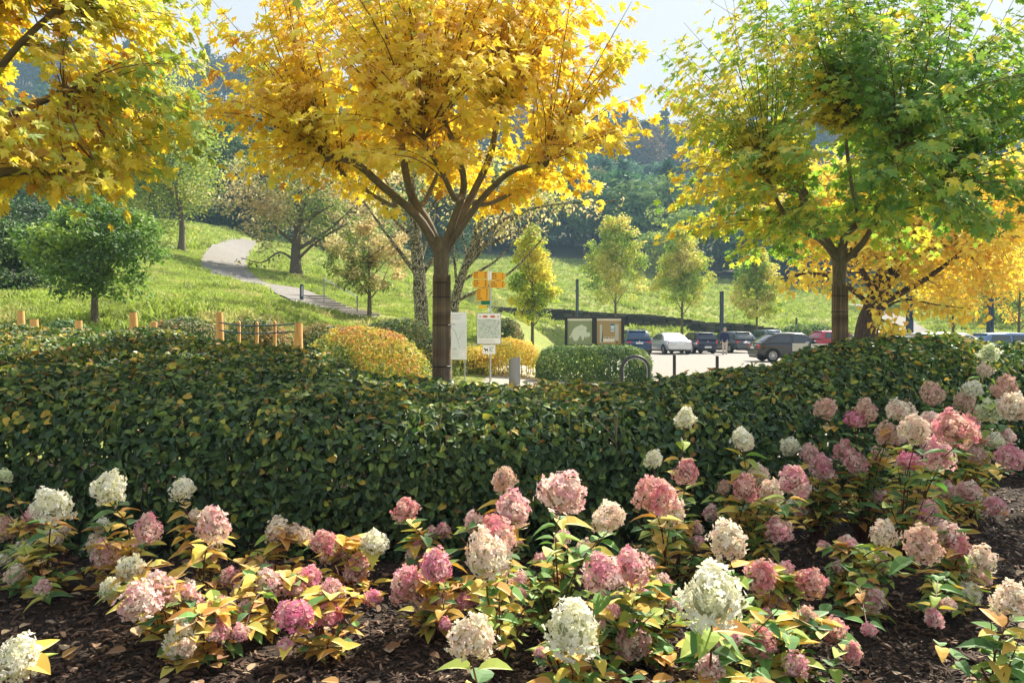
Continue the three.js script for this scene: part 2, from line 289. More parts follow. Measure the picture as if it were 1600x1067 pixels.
// leaves: list of { p, n, d, s, c: palette index, v: tone }; one InstancedMesh per leaf shape, the nearest `single` ones as meshes of their own
function putLeaves(parent, name, geos, mat, palette, list, single = 0, kind = true) {
  let rest = list;
  if (single) {
    const near = list.map((l, i) => { const D = -l.p.z, x = 800 + l.p.x / D * FOCAL, y = HORIZON - (l.p.y - EYE) / D * FOCAL; return [x > 4 && x < 1596 && y > 4 && y < 1060 ? D - l.s * 4 : 1e9, i]; }).sort((a, b) => a[0] - b[0]).slice(0, single).filter(a => a[0] < 1e8).map(a => a[1]);
    const own = new Set(near); rest = list.filter((_, i) => !own.has(i));
    const mats = palette.map(e => { const m = mat.clone(); m.color.setRGB(e[1], e[2], e[3]); return m; });
    for (const i of near) { const l = list[i], o = mesh('leaf', geos[i % geos.length], mats[l.c], parent); leafMatrix(l.p, l.n, l.d, l.s).decompose(o.position, o.quaternion, o.scale); }
  }
  const k = geos.length;
  for (let q = 0; q < k; q++) {
    const sub = rest.filter((_, i) => i % k === q); if (!sub.length) continue;
    const o = new THREE.InstancedMesh(geos[q], mat, sub.length); o.name = name; o.castShadow = o.receiveShadow = true; if (kind) o.userData.kind = 'stuff';
    sub.forEach((l, i) => { o.setMatrixAt(i, leafMatrix(l.p, l.n, l.d, l.s)); const e = palette[l.c], v = l.v ?? 1; o.setColorAt(i, tmpC.setRGB(e[1] * v, e[2] * v, e[3] * v)); });
    parent.add(o);
  }
}
const rdir = () => { const z = rr(-1, 1), a = rr(0, 6.2832), r = Math.sqrt(1 - z * z); return V(r * Math.cos(a), z, r * Math.sin(a)); };
const leafM = leafMat({ transmission: 0.5 }), planeM = leafMat({ transmission: 0.54 }), hedgeM = leafMat({ transmission: 0.35, clearcoat: 0.3, clearcoatRoughness: 0.35 }), petalM = leafMat({ transmission: 0.42, vertexColors: true, roughness: 0.95 });

// ---------------------------------------------------------------- pollarded plane trees
// limbs: [[x, y, dz] ...] read off the sheet at the tree's distance, each ending in a knob from which the year's shoots grow
function planeTree(o) {
  seed(o.seed);
  const D = o.D, X = wx(o.px, D), g = thing('plane_tree', o.label, 'tree', [X, 0, -D], 0, 'pollarded plane trees along the hedge');
  const loc = ([px, py, dz]) => V(wx(px, D) - X, wy(py, D), dz);
  const fork = wy(o.fork, D), wood = [], knobs = [], made = [];
  const trunkPts = curve([V(0, -0.1, 0), V(0.02, fork * 0.4, 0.01), V(-0.01, fork * 0.75, 0), V(0, fork, 0), V(0.01, fork + 0.12, 0)], 14);
  wood.push(tube(trunkPts, trunkPts.map((p, i) => o.r * (1.08 - 0.16 * Math.min(1, p.y / fork) + 0.16 * smooth(fork - 0.35, fork, p.y))), 14, 0.07));
  for (const l of o.limbs) {
    const from = l.from === undefined ? V(0, fork - 0.1, 0) : made[l.from][l.at ?? 6], pts = curve([from, ...l.p.map(loc)], 14), r0 = (l.r ?? 0.06) * (l.from === undefined ? 0.86 : 0.8); made.push(pts);
    wood.push(tube(pts, taper(r0, r0 * 0.55, 14, 0.8), 9, 0.12));
    const e = pts[14]; knobs.push(e, pts[12], pts[10], pts[8]);
    wood.push(new THREE.IcosahedronGeometry(r0 * 1.05, 1).scale(1, 1.2, 1).translate(e.x, e.y, e.z));
  }
  const trunk = mesh('trunk', join(wood.map(w => { w.deleteAttribute('tangent'); return w; })), M.planeBark, g);
  // shoots
  const C = V(o.cx ? wx(o.cx, D) - X : 0, o.cy, 0), list = [], twigs = [];
  for (let i = 0; i < o.shoots; i++) {
    const d = rdir(); const q = Math.pow(rnd(), 0.35);
    const ry = d.y < 0 ? o.down : o.up, bump = 1 + 0.2 * fbm(d.x * 1.6 + o.seed, d.y * 1.6, d.z * 1.6) + (rnd() < 0.1 ? 0.1 : 0);
    const flat = 1 + (o.flat ?? 0.3) * Math.max(0, -d.y), e = V(C.x + d.x * o.rx * bump * q * flat, C.y + d.y * ry * bump * q, C.z + d.z * o.rx * bump * q * flat);
    const clear = o.low + (o.vault ?? 0.4) * (1 - smooth(0.5, 1.7, Math.hypot(e.x, e.z))); if (e.y < clear) e.y = clear + rr(0.0, 0.6);
    let best = knobs[0], bd = 1e9; for (const k of knobs) { const dd = k.distanceTo(e) * (e.y < k.y - 0.1 ? 1.25 : 1); if (dd < bd) { bd = dd; best = k; } }
    const m = best.clone().lerp(e, 0.5); m.y += 0.12 * bd * rr(0.2, 1); m.x += gauss() * 0.13; m.z += gauss() * 0.13;
    const pts = curve([best, m, e], 7);
    twigs.push(tube(pts, taper(clamp(0.005 + bd * 0.0035, 0.005, 0.011), 0.002, 7), 4, 0, false));
    const n = Math.round(o.leavesPer * rr(0.7, 1.2) * clamp(bd / 1.0, 0.55, 1.4));
    for (let k = 0; k < n; k++) {
      const t = Math.pow(rnd(), 0.7) * 6.2 + 0.8, a = Math.min(6, Math.floor(t)), b = pts[a].clone().lerp(pts[a + 1], t - a);
      const off = rdir(); off.y = off.y * 0.7 - 0.12; b.addScaledVector(off, rr(0.04, 0.17));
      const out = b.clone().sub(C).normalize(), nn = V(out.x * 0.5 + gauss() * 0.62, 0.62 + gauss() * 0.45 + out.y * 0.3, out.z * 0.5 + gauss() * 0.62), dd = V(off.x + out.x * 0.4, off.y - 0.75, off.z + out.z * 0.4);
      const f = 0.62 * fbm(b.x * 1.3 + o.seed * 3, b.y * 1.3, b.z * 1.3) + gauss() * 0.36;
      list.push({ p: b, n: nn, d: dd, s: rr(0.075, 0.135) * (o.leaf ?? 1), c: o.tone(b, out, f), v: rr(0.8, 1.12) });
    }
  }
  mesh('twigs', join(twigs), M.twig, g);
  for (const l of list) l.p.add(g.position);
  const holder = g; const tmp = new THREE.Group(); putLeaves(tmp, 'crown', G.plane, planeM, o.palette, list, 290);
  for (const c of [...tmp.children]) { c.position.sub(g.position); if (c.isInstancedMesh) c.position.set(-g.position.x, -g.position.y, -g.position.z); holder.add(c); }
  // wrap of reeds tied with wire
  if (o.wrap) {
    const top = wy(o.wrap, D), reeds = [], n = 46, mats = [0.75, 1, 1.25].map(k => std(lin(0.54 * k, 0.40 * k, 0.26 * k), { map: rep(barkTex, 6, 0.8), roughness: 0.9 }));
    const w = new THREE.Group(); w.name = 'trunk_wrap'; g.add(w);
    const sorted = [[], [], []];
    for (let i = 0; i < n; i++) { const a = i / n * 6.2832, R = o.r * 1.14, h = top + rr(-0.03, 0.03), r = R * 0.072 * rr(0.85, 1.15); sorted[Math.floor(rnd() * 3)].push(tube([V(Math.cos(a) * R * 1.03, 0, Math.sin(a) * R * 1.03), V(Math.cos(a + 0.02) * R, h * 0.5, Math.sin(a + 0.02) * R), V(Math.cos(a + gauss() * 0.02) * R * 0.94, h, Math.sin(a) * R * 0.94)], [r], 5, 0.05)); }
    sorted.forEach((l, i) => mesh('reeds', join(l), mats[i], w));
    for (const f of o.bands) mesh('band', new THREE.TorusGeometry(o.r * 1.24 * (1.03 - 0.07 * f), 0.006, 6, 28).rotateX(Math.PI / 2 + rr(-0.05, 0.05)).translate(0, top * f, 0), M.black, w);
  }
  return g;
}
const GOLD = [[5, 0.90, 0.75, 0.07], [4, 0.89, 0.67, 0.05], [2, 0.84, 0.54, 0.04], [1, 0.58, 0.32, 0.05], [2, 0.70, 0.68, 0.07], [1, 0.42, 0.54, 0.08]];
planeTree({
  seed: 3, px: 690, D: 9, r: 0.088, fork: 388, wrap: 432, bands: [0.06, 0.3, 0.56, 0.76, 0.9, 0.97], low: 3.05, vault: 0.55, label: 'golden yellow plane tree in the middle, its trunk wrapped in reeds',
  limbs: [{ r: 0.07, p: [[655, 342, 0.05], [602, 296, 0.15], [562, 262, 0.25], [520, 252, 0.3]] }, { r: 0.075, p: [[668, 348, -0.05], [640, 300, -0.1], [627, 240, -0.15], [622, 196, -0.2]] },
    { r: 0.06, p: [[708, 350, 0.1], [727, 295, 0.25], [714, 240, 0.35], [697, 200, 0.4]] }, { r: 0.07, p: [[716, 345, -0.1], [738, 292, -0.3], [765, 230, -0.4], [778, 150, -0.5]] }, { r: 0.055, p: [[726, 350, 0.1], [760, 308, 0.2], [800, 276, 0.3], [850, 262, 0.3]] },
    { r: 0.05, from: 1, p: [[650, 315, -0.4], [660, 280, -0.8], [672, 240, -1.0]] }, { r: 0.05, from: 2, p: [[715, 320, 0.45], [700, 290, 0.75], [675, 250, 0.95]] }, { r: 0.045, from: 3, p: [[752, 310, -0.45], [795, 285, -0.8], [850, 240, -1.1]] }, { r: 0.045, from: 0, p: [[610, 315, -0.3], [570, 290, -0.8], [500, 240, -1.2]] }],
  cx: 680, cy: 4.65, rx: 2.45, up: 1.8, down: 1.8, shoots: 440, leavesPer: 33, palette: GOLD,
  tone: (b, out, f) => { const edge = smooth(1.3, 2.2, Math.hypot(b.x, b.z)) * smooth(3.6, 5, b.y); return f > 0.6 ? 3 : f > 0.34 ? 2 : f > -0.02 ? 1 : f > -0.42 - 0 ? (edge > 0.4 && rnd() < 0.4 ? 4 : 0) : edge > 0.3 && rnd() < 0.6 ? 5 : 4; },
});
planeTree({
  seed: 5, px: 1313, D: 10, r: 0.084, fork: 402, wrap: 448, bands: [0.04, 0.22, 0.5, 0.7, 0.86, 0.95], low: 2.58, label: 'green and yellow plane tree with reed-wrapped trunk before the thick dark trunk',
  limbs: [{ r: 0.062, p: [[1288, 372, 0.05], [1262, 345, 0.1], [1250, 305, 0.15]] }, { r: 0.045, p: [[1275, 380, 0.2], [1235, 366, 0.4], [1200, 335, 0.5], [1180, 290, 0.5]] }, { r: 0.07, p: [[1322, 368, 0], [1352, 342, -0.1], [1372, 312, -0.15], [1370, 270, -0.2]] },
    { r: 0.055, p: [[1338, 385, 0.15], [1356, 350, 0.25], [1392, 312, 0.3], [1450, 292, 0.3]] }, { r: 0.045, from: 0, p: [[1275, 345, -0.3], [1285, 310, -0.7], [1290, 260, -0.9]] }, { r: 0.045, from: 2, p: [[1345, 335, 0.4], [1340, 305, 0.8], [1340, 260, 1.0]] }, { r: 0.045, from: 2, p: [[1335, 335, 0.1], [1325, 285, 0.1], [1320, 200, 0]] }, { r: 0.04, from: 3, p: [[1380, 340, -0.5], [1430, 300, -1.0], [1470, 230, -1.2]] }],
  flat: 0.3, cx: 1330, cy: 4.45, rx: 2.6, up: 2.1, down: 2.3, shoots: 490, leavesPer: 34,
  palette: [[5, 0.16, 0.34, 0.045], [4, 0.28, 0.45, 0.05], [3, 0.52, 0.58, 0.06], [3, 0.82, 0.70, 0.06], [1, 0.80, 0.54, 0.05], [1, 0.10, 0.24, 0.04]],
  tone: (b, out, f) => { const k = f + 0.35 * smooth(0.3, -1.6, b.x) - 0.15 * smooth(-0.5, 1.5, b.z) + 0.15 * smooth(1.2, 2.4, Math.abs(b.x)) - 0.2 * smooth(-2.0, -2.6, b.x); return k > 0.8 ? 4 : k > 0.36 ? 3 : k > 0.1 ? 2 : k > -0.18 ? 1 : k > -0.6 ? 0 : 5; },
});
planeTree({
  seed: 8, px: -90, D: 6.8, r: 0.11, fork: 300, low: 2.62, label: 'olive and rust coloured plane tree reaching in over the upper left corner',
  limbs: [{ r: 0.06, p: [[-40, 240, 0.1], [40, 190, 0.2], [130, 160, 0.3]] }, { r: 0.06, p: [[-40, 260, -0.3], [30, 240, -0.7], [90, 200, -0.9]] }, { r: 0.06, p: [[-60, 250, 0.4], [-10, 200, 0.9], [40, 130, 1.1]] }, { r: 0.06, p: [[-100, 230, 0], [-80, 120, 0], [-40, 20, 0]] }, { r: 0.05, p: [[-60, 200, 0], [20, 80, 0], [100, 20, 0.1]] }, { r: 0.05, p: [[-140, 230, 0.2], [-200, 160, 0.2]] }],
  flat: 0.12, cx: -70, cy: 4.25, rx: 2.12, up: 1.7, down: 1.7, shoots: 450, leavesPer: 34, leaf: 1,
  palette: [[4, 0.84, 0.70, 0.06], [4, 0.62, 0.61, 0.06], [2, 0.32, 0.46, 0.06], [2, 0.62, 0.34, 0.045], [1, 0.38, 0.18, 0.04], [1, 0.84, 0.60, 0.04]],
  tone: (b, out, f) => { const k = f - 0.35 * smooth(1.2, 2.1, Math.hypot(b.x, b.z)) * smooth(0, 1.5, b.x) + 0.1; return k > 0.66 ? 4 : k > 0.42 ? 3 : k > 0.2 ? 5 : k > -0.06 ? 0 : k > -0.36 ? 1 : 2; },
});
console.log('planes');
// ---------------------------------------------------------------- other trees
function tree(o) {                                          // crown in sheet units round (cx, cy)
  seed(o.seed);
  const D = o.D, X = wx(o.px, D), base = H(X, D) - 0.1, k = D / FOCAL, g = thing(o.name ?? 'tree', o.label, 'tree', [X, base, -D], 0, o.group);
  const C = V((o.cx - o.px) * k, wy(o.cy, D) - base, 0), rx = o.rx * k, ry = o.ry * k, rz = (o.rz ?? o.rx) * k, top = C.y + ry * 0.6, wood = [], list = [];
  const lean = o.lean ?? 0, tp = curve([V(0, 0, 0), V(lean * 0.3, C.y * 0.35, 0), V(lean * 0.7 + C.x * 0.2, C.y * 0.7, 0), V(lean + C.x * 0.5, Math.max(top, C.y), 0)], 16);
  const R = o.r; wood.push(tube(tp, tp.map((p, i) => R * (1.15 - 0.15 * smooth(0, 0.08, i / 16)) * (1 + 0.25 * Math.exp(-p.y / (R * 2))) * Math.pow(1 - i / 17.5, o.taper ?? 0.75)), o.r > 0.25 ? 14 : 9, o.r > 0.25 ? 0.14 : 0.05));
  const nc = o.clusters, cr = o.cluster ?? 0.24, joints = tp.filter((_, i) => i / 16 >= (o.first ?? 0.32));
  for (let i = 0, nl = o.limbs ?? 9; i < nl; i++) {
    const f = lerp(o.first ?? 0.32, 0.85, (i + rnd() * 0.6) / nl), b0 = tp[Math.round(f * 16)], a = i * 2.4 + rnd() * 0.6, q = rr(0.5, 0.72), e = V(C.x + Math.cos(a) * rx * q * (o.cone ? 1 - o.cone * f : 1), Math.min(C.y + ry * rr(-0.25, 0.5), b0.y + rx * 0.9) , Math.sin(a) * rz * q), m = b0.clone().lerp(e, 0.5); m.y -= b0.distanceTo(e) * rr(0.0, 0.12);
    const pts = curve([b0, m, e], 9); wood.push(tube(pts, taper(R * lerp(0.42, 0.22, f), R * 0.07, 9), 7, 0.12)); joints.push(...pts.slice(3));
  }
  for (let i = 0; i < nc; i++) {
    const d = rdir(), q = Math.pow(rnd(), o.shell ?? 0.4), cone = o.cone ? 1 - o.cone * (d.y * 0.5 + 0.5) : 1, bump = 1 + 0.22 * fbm(d.x * 1.5 + o.seed, d.y * 1.5, d.z * 1.5);
    const e = V(C.x + d.x * rx * q * cone * bump, C.y + d.y * ry * q * bump, C.z + d.z * rz * q * cone * bump);
    if (o.low !== undefined) e.y = Math.max(e.y, wy(o.low, D) - base + rnd() * 0.3);
    let b = joints[0], L = 1e9; for (const j of joints) { const dd = j.distanceTo(e) * (j.y > e.y ? 1.5 : 1); if (dd < L) { L = dd; b = j; } } L = b.distanceTo(e); const m = b.clone().lerp(e, 0.5); m.y += L * rr(0.02, 0.14) - (o.hang ?? 0) * L;
    const pts = curve([b, m, e], 5); wood.push(tube(pts, taper(clamp(R * 0.05 + L * 0.006, 0.008, R * 0.12), Math.max(0.005, R * 0.015), 5), 4, 0.1, false));
    const n = Math.round(o.leaves * 1.5 * rr(0.6, 1.4)), rad = cr * (rx + ry) / 2;
    for (let j = 0; j < n; j++) {
      const u = rdir().multiplyScalar(rad * Math.pow(rnd(), 0.5)); u.y *= 0.75; const p = e.clone().add(u); if (o.weep) p.y -= rnd() * rnd() * o.weep;
      const f = fbm(p.x * o.patch + o.seed * 2, p.y * o.patch, p.z * o.patch) + gauss() * 0.3, pal = o.palette, c = clamp(Math.floor((f * 0.75 + 0.5) * pal.length), 0, pal.length - 1);
      list.push({ p, n: V(u.x * 0.5 + gauss(), Math.abs(gauss()) + 0.5, u.z * 0.5 + gauss()), d: V(gauss(), -0.5 + gauss() * 0.5 - (o.weep ? 1.5 : 0), gauss()), s: o.leaf * rr(0.7, 1.25), c, v: rr(0.75, 1.2) });
    }
  }
  for (const b of o.boughs ?? []) { const pts = curve([tp[Math.round((b.t ?? 0.5) * 16)], ...b.p.map(([px, py, dz]) => V((px - o.px) * k, wy(py, D) - base, dz))], 12); wood.push(tube(pts, taper(b.r, b.r * 0.25, 12), 8, 0.15)); for (let i = 0; i < (b.n ?? 60); i++) { const q = pts[4 + Math.floor(rnd() * 9)].clone().add(rdir().multiplyScalar((b.spread ?? 0.5) * Math.pow(rnd(), 0.6))); q.y -= rnd() * 0.3; list.push({ p: q, n: V(gauss(), 0.6, gauss()), d: V(gauss(), -1, gauss()), s: o.leaf * rr(0.8, 1.4), c: Math.floor(rnd() * o.palette.length), v: rr(0.8, 1.2) }); } }
  mesh('trunk', join(wood), o.bark ?? M.bark, g);
  putLeaves(g, 'crown', o.geos ?? G.small, leafM, o.palette, list);
  return g;
}
const P = {
  deep: [[1, 0.03, 0.075, 0.02], [1, 0.045, 0.11, 0.025], [1, 0.065, 0.145, 0.03], [1, 0.10, 0.19, 0.035]],
  green: [[1, 0.08, 0.18, 0.03], [1, 0.13, 0.26, 0.04], [1, 0.20, 0.34, 0.05], [1, 0.31, 0.44, 0.06]],
  pale: [[1, 0.22, 0.34, 0.05], [1, 0.32, 0.44, 0.06], [1, 0.42, 0.50, 0.08], [1, 0.52, 0.54, 0.10]],
  young: [[1, 0.20, 0.36, 0.045], [1, 0.32, 0.47, 0.055], [1, 0.50, 0.57, 0.07], [1, 0.70, 0.67, 0.09], [1, 0.78, 0.70, 0.24]],
  youngGold: [[1, 0.30, 0.44, 0.05], [1, 0.50, 0.58, 0.06], [1, 0.70, 0.68, 0.08], [1, 0.80, 0.70, 0.12]],
  yellow: [[1, 0.78, 0.70, 0.07], [1, 0.89, 0.77, 0.07], [1, 0.90, 0.73, 0.06], [1, 0.88, 0.62, 0.05]],
  orange: [[1, 0.91, 0.80, 0.09], [1, 0.91, 0.75, 0.07], [1, 0.89, 0.67, 0.05], [1, 0.84, 0.55, 0.07], [1, 0.66, 0.65, 0.09]],
  tan: [[1, 0.10, 0.20, 0.04], [1, 0.20, 0.30, 0.06], [1, 0.30, 0.36, 0.08], [1, 0.56, 0.50, 0.20], [1, 0.72, 0.62, 0.34], [1, 0.58, 0.45, 0.20]],
  cream: [[1, 0.38, 0.42, 0.09], [1, 0.64, 0.58, 0.20], [1, 0.78, 0.68, 0.34], [1, 0.72, 0.56, 0.30]],
  rust: [[1, 0.14, 0.24, 0.04], [1, 0.34, 0.34, 0.06], [1, 0.58, 0.36, 0.07], [1, 0.36, 0.20, 0.06]],
};
const row = 'young street trees around the car park';
tree({ seed: 11, px: 147, D: 20, cx: 152, cy: 388, rx: 100, ry: 80, r: 0.1, clusters: 130, leaves: 60, leaf: 0.12, patch: 0.6, palette: P.green, label: 'slim dark green tree on the grassy bank behind the wooden posts' });
tree({ seed: 12, px: 283, D: 60, cx: 222, cy: 235, rx: 112, ry: 140, r: 0.25, clusters: 330, leaves: 52, leaf: 0.26, patch: 0.2, palette: P.pale, label: 'tall pale green tree left of the hill path' });
tree({ seed: 13, px: 5, D: 25, cx: 5, cy: 420, rx: 70, ry: 85, r: 0.15, clusters: 90, leaves: 60, leaf: 0.14, patch: 0.5, first: 0.1, palette: P.deep, name: 'evergreen_shrub', label: 'dark evergreen bush at the left edge of the slope' });
tree({ seed: 14, px: 60, D: 32, cx: 55, cy: 370, rx: 80, ry: 60, r: 0.2, clusters: 80, leaves: 50, leaf: 0.16, patch: 0.4, palette: P.deep, label: 'deep green tree behind the dark bush on the left slope' });
tree({ seed: 15, px: 462, D: 58, cx: 480, cy: 305, rx: 155, ry: 92, rz: 120, r: 0.42, clusters: 190, leaves: 40, leaf: 0.27, patch: 0.25, shell: 0.5, hang: 0.05, first: 0.25, palette: P.tan, bark: M.bark, cluster: 0.2, boughs: [{ t: 0.2, r: 0.1, n: 40, p: [[440, 395, 0.5], [415, 412, 1], [385, 405, 1.2]] }, { t: 0.2, r: 0.12, n: 60, p: [[500, 380, 1], [560, 350, 1.5], [620, 345, 2]] }], label: 'old spreading tree with thin tan leaves beside the hill path' });
tree({ seed: 16, px: 577, D: 32, cx: 575, cy: 400, rx: 66, ry: 58, r: 0.1, clusters: 80, leaves: 60, leaf: 0.14, patch: 0.5, palette: P.tan, label: 'small round-headed tree, olive and tan, right of the hill steps' });
tree({ seed: 17, px: 660, D: 28, cx: 640, cy: 250, rx: 140, ry: 90, r: 0.27, lean: -0.3, clusters: 70, leaves: 26, leaf: 0.16, patch: 0.4, palette: P.cream, bark: M.lichenBark, taper: 0.35, label: 'old lichen-covered trunk just left of the reed-wrapped golden tree' });
tree({ seed: 18, px: 706, D: 30, cx: 800, cy: 310, rx: 150, ry: 60, r: 0.2, lean: 0.5, clusters: 70, leaves: 20, leaf: 0.15, patch: 0.4, shell: 0.6, palette: P.cream, bark: M.lichenBark, taper: 0.4, boughs: [{ t: 0.5, r: 0.09, n: 110, spread: 0.5, p: [[760, 365, 0.3], [830, 330, 0.6], [960, 320, 1]] }, { t: 0.55, r: 0.06, n: 70, p: [[800, 340, -0.5], [880, 300, -1]] }], label: 'old lichen-covered leaning tree directly behind the reed-wrapped golden tree' });
tree({ seed: 19, px: 832, D: 36, cx: 832, cy: 425, rx: 52, ry: 76, r: 0.09, cone: 0.6, cluster: 0.17, clusters: 120, leaves: 45, leaf: 0.15, patch: 0.6, palette: P.youngGold, group: row, label: 'young yellow-green tree right of the yellow trail signs' });
tree({ seed: 20, px: 962, D: 69, cx: 963, cy: 402, rx: 64, ry: 72, r: 0.13, cone: 0.66, clusters: 180, leaves: 45, leaf: 0.22, cluster: 0.16, patch: 0.35, palette: P.young, group: row, label: 'young conical tree rising behind the double notice board' });
tree({ seed: 21, px: 1066, D: 70, cx: 1068, cy: 420, rx: 62, ry: 64, r: 0.13, cone: 0.66, clusters: 180, leaves: 45, leaf: 0.22, cluster: 0.16, patch: 0.35, palette: P.young, group: row, label: 'young conical tree behind the black hatchback in the car row' });
tree({ seed: 22, px: 1183, D: 71, cx: 1184, cy: 440, rx: 54, ry: 54, r: 0.12, cone: 0.66, clusters: 180, leaves: 42, leaf: 0.22, cluster: 0.16, patch: 0.35, palette: P.young, group: row, label: 'shortest young conical tree, above the parked grey-blue car' });
tree({ seed: 23, px: 1345, D: 28, cx: 1415, cy: 345, rx: 245, ry: 125, rz: 150, r: 0.43, lean: 0.9, clusters: 230, leaves: 48, leaf: 0.21, patch: 0.35, shell: 0.5, limbs: 7, first: 0.42, low: 470, hang: 0.04, palette: P.orange, geos: G.ovate, bark: M.darkBark, taper: 0.45, boughs: [{ t: 0.46, r: 0.1, n: 130, spread: 0.55, p: [[1300, 440, 0.6], [1250, 430, 1], [1200, 440, 1.2]] }, { t: 0.5, r: 0.16, n: 60, p: [[1400, 420, 0.5], [1450, 390, 0.8], [1530, 360, 1]] }, { t: 0.36, r: 0.05, n: 150, spread: 0.42, p: [[1390, 470, 1], [1430, 478, 1.4], [1480, 485, 1.6]] }, { t: 0.36, r: 0.05, n: 90, spread: 0.4, p: [[1350, 480, 1.2], [1345, 500, 1.6], [1370, 510, 1.8]] }], label: 'broad golden orange tree with thick dark trunk behind the green plane tree' });
tree({ seed: 24, px: 1490, D: 50, cx: 1490, cy: 440, rx: 58, ry: 56, r: 0.11, clusters: 80, leaves: 45, leaf: 0.2, patch: 0.5, palette: P.yellow, group: row, label: 'round bright yellow tree between the two tall blue-grey lamp posts' });
tree({ seed: 25, px: 1593, D: 52, cx: 1600, cy: 430, rx: 55, ry: 70, r: 0.11, clusters: 80, leaves: 45, leaf: 0.2, patch: 0.5, palette: P.yellow, group: row, label: 'yellow tree at the right edge beyond the second lamp post' });
tree({ seed: 26, px: 1550, D: 86, cx: 1555, cy: 440, rx: 75, ry: 50, r: 0.3, clusters: 90, leaves: 45, leaf: 0.28, patch: 0.3, weep: 3.2, palette: P.green, name: 'willow_tree', label: 'weeping green willow behind the yellow trees on the right' });
tree({ seed: 27, px: 1425, D: 112, cx: 1425, cy: 410, rx: 90, ry: 62, r: 0.4, clusters: 90, leaves: 45, leaf: 0.42, patch: 0.2, palette: P.deep, label: 'dark green tree above the woodland path at the right' });
tree({ seed: 28, px: 1545, D: 116, cx: 1540, cy: 395, rx: 95, ry: 70, r: 0.4, clusters: 90, leaves: 45, leaf: 0.42, patch: 0.2, palette: P.deep, label: 'dark green tree behind the willow at the right' });
tree({ seed: 29, px: 1045, D: 144, cx: 1045, cy: 378, rx: 42, ry: 52, r: 0.3, clusters: 90, leaves: 45, leaf: 0.5, patch: 0.15, palette: P.pale, label: 'pale round tree at the wood edge above the meadow' });
const hillRow = 'trees along the crest of the left slope';
[[318, 106, 322, 262, 60, 100, P.deep, 'deep green tree at the crest left of the hill path'], [400, 112, 402, 292, 78, 88, P.deep, 'dark green tree above the bend of the hill path'], [352, 128, 355, 215, 45, 60, P.rust, 'rusty brown tree rising behind the hill crest'], [540, 112, 545, 335, 75, 60, P.rust, 'rust and olive tree behind the old tan tree'], [465, 132, 468, 230, 70, 90, P.deep, 'tall dark green tree behind the old tan tree'], [610, 128, 612, 320, 60, 80, P.green, 'green tree at the meadow head behind the golden tree'], [690, 134, 690, 330, 60, 75, P.deep, 'dark tree at the meadow head left of the golden tree trunk'], [120, 95, 110, 280, 110, 110, P.green, 'broad green tree high on the left slope']]
  .forEach(([px, D, cx, cy, rx, ry, pal, label], i) => tree({ seed: 40 + i, px, D, cx, cy, rx, ry, r: 0.35, clusters: 200, leaves: 48, leaf: 0.46, patch: 0.18, first: 0.15, palette: pal, group: hillRow, label }));
console.log('trees');
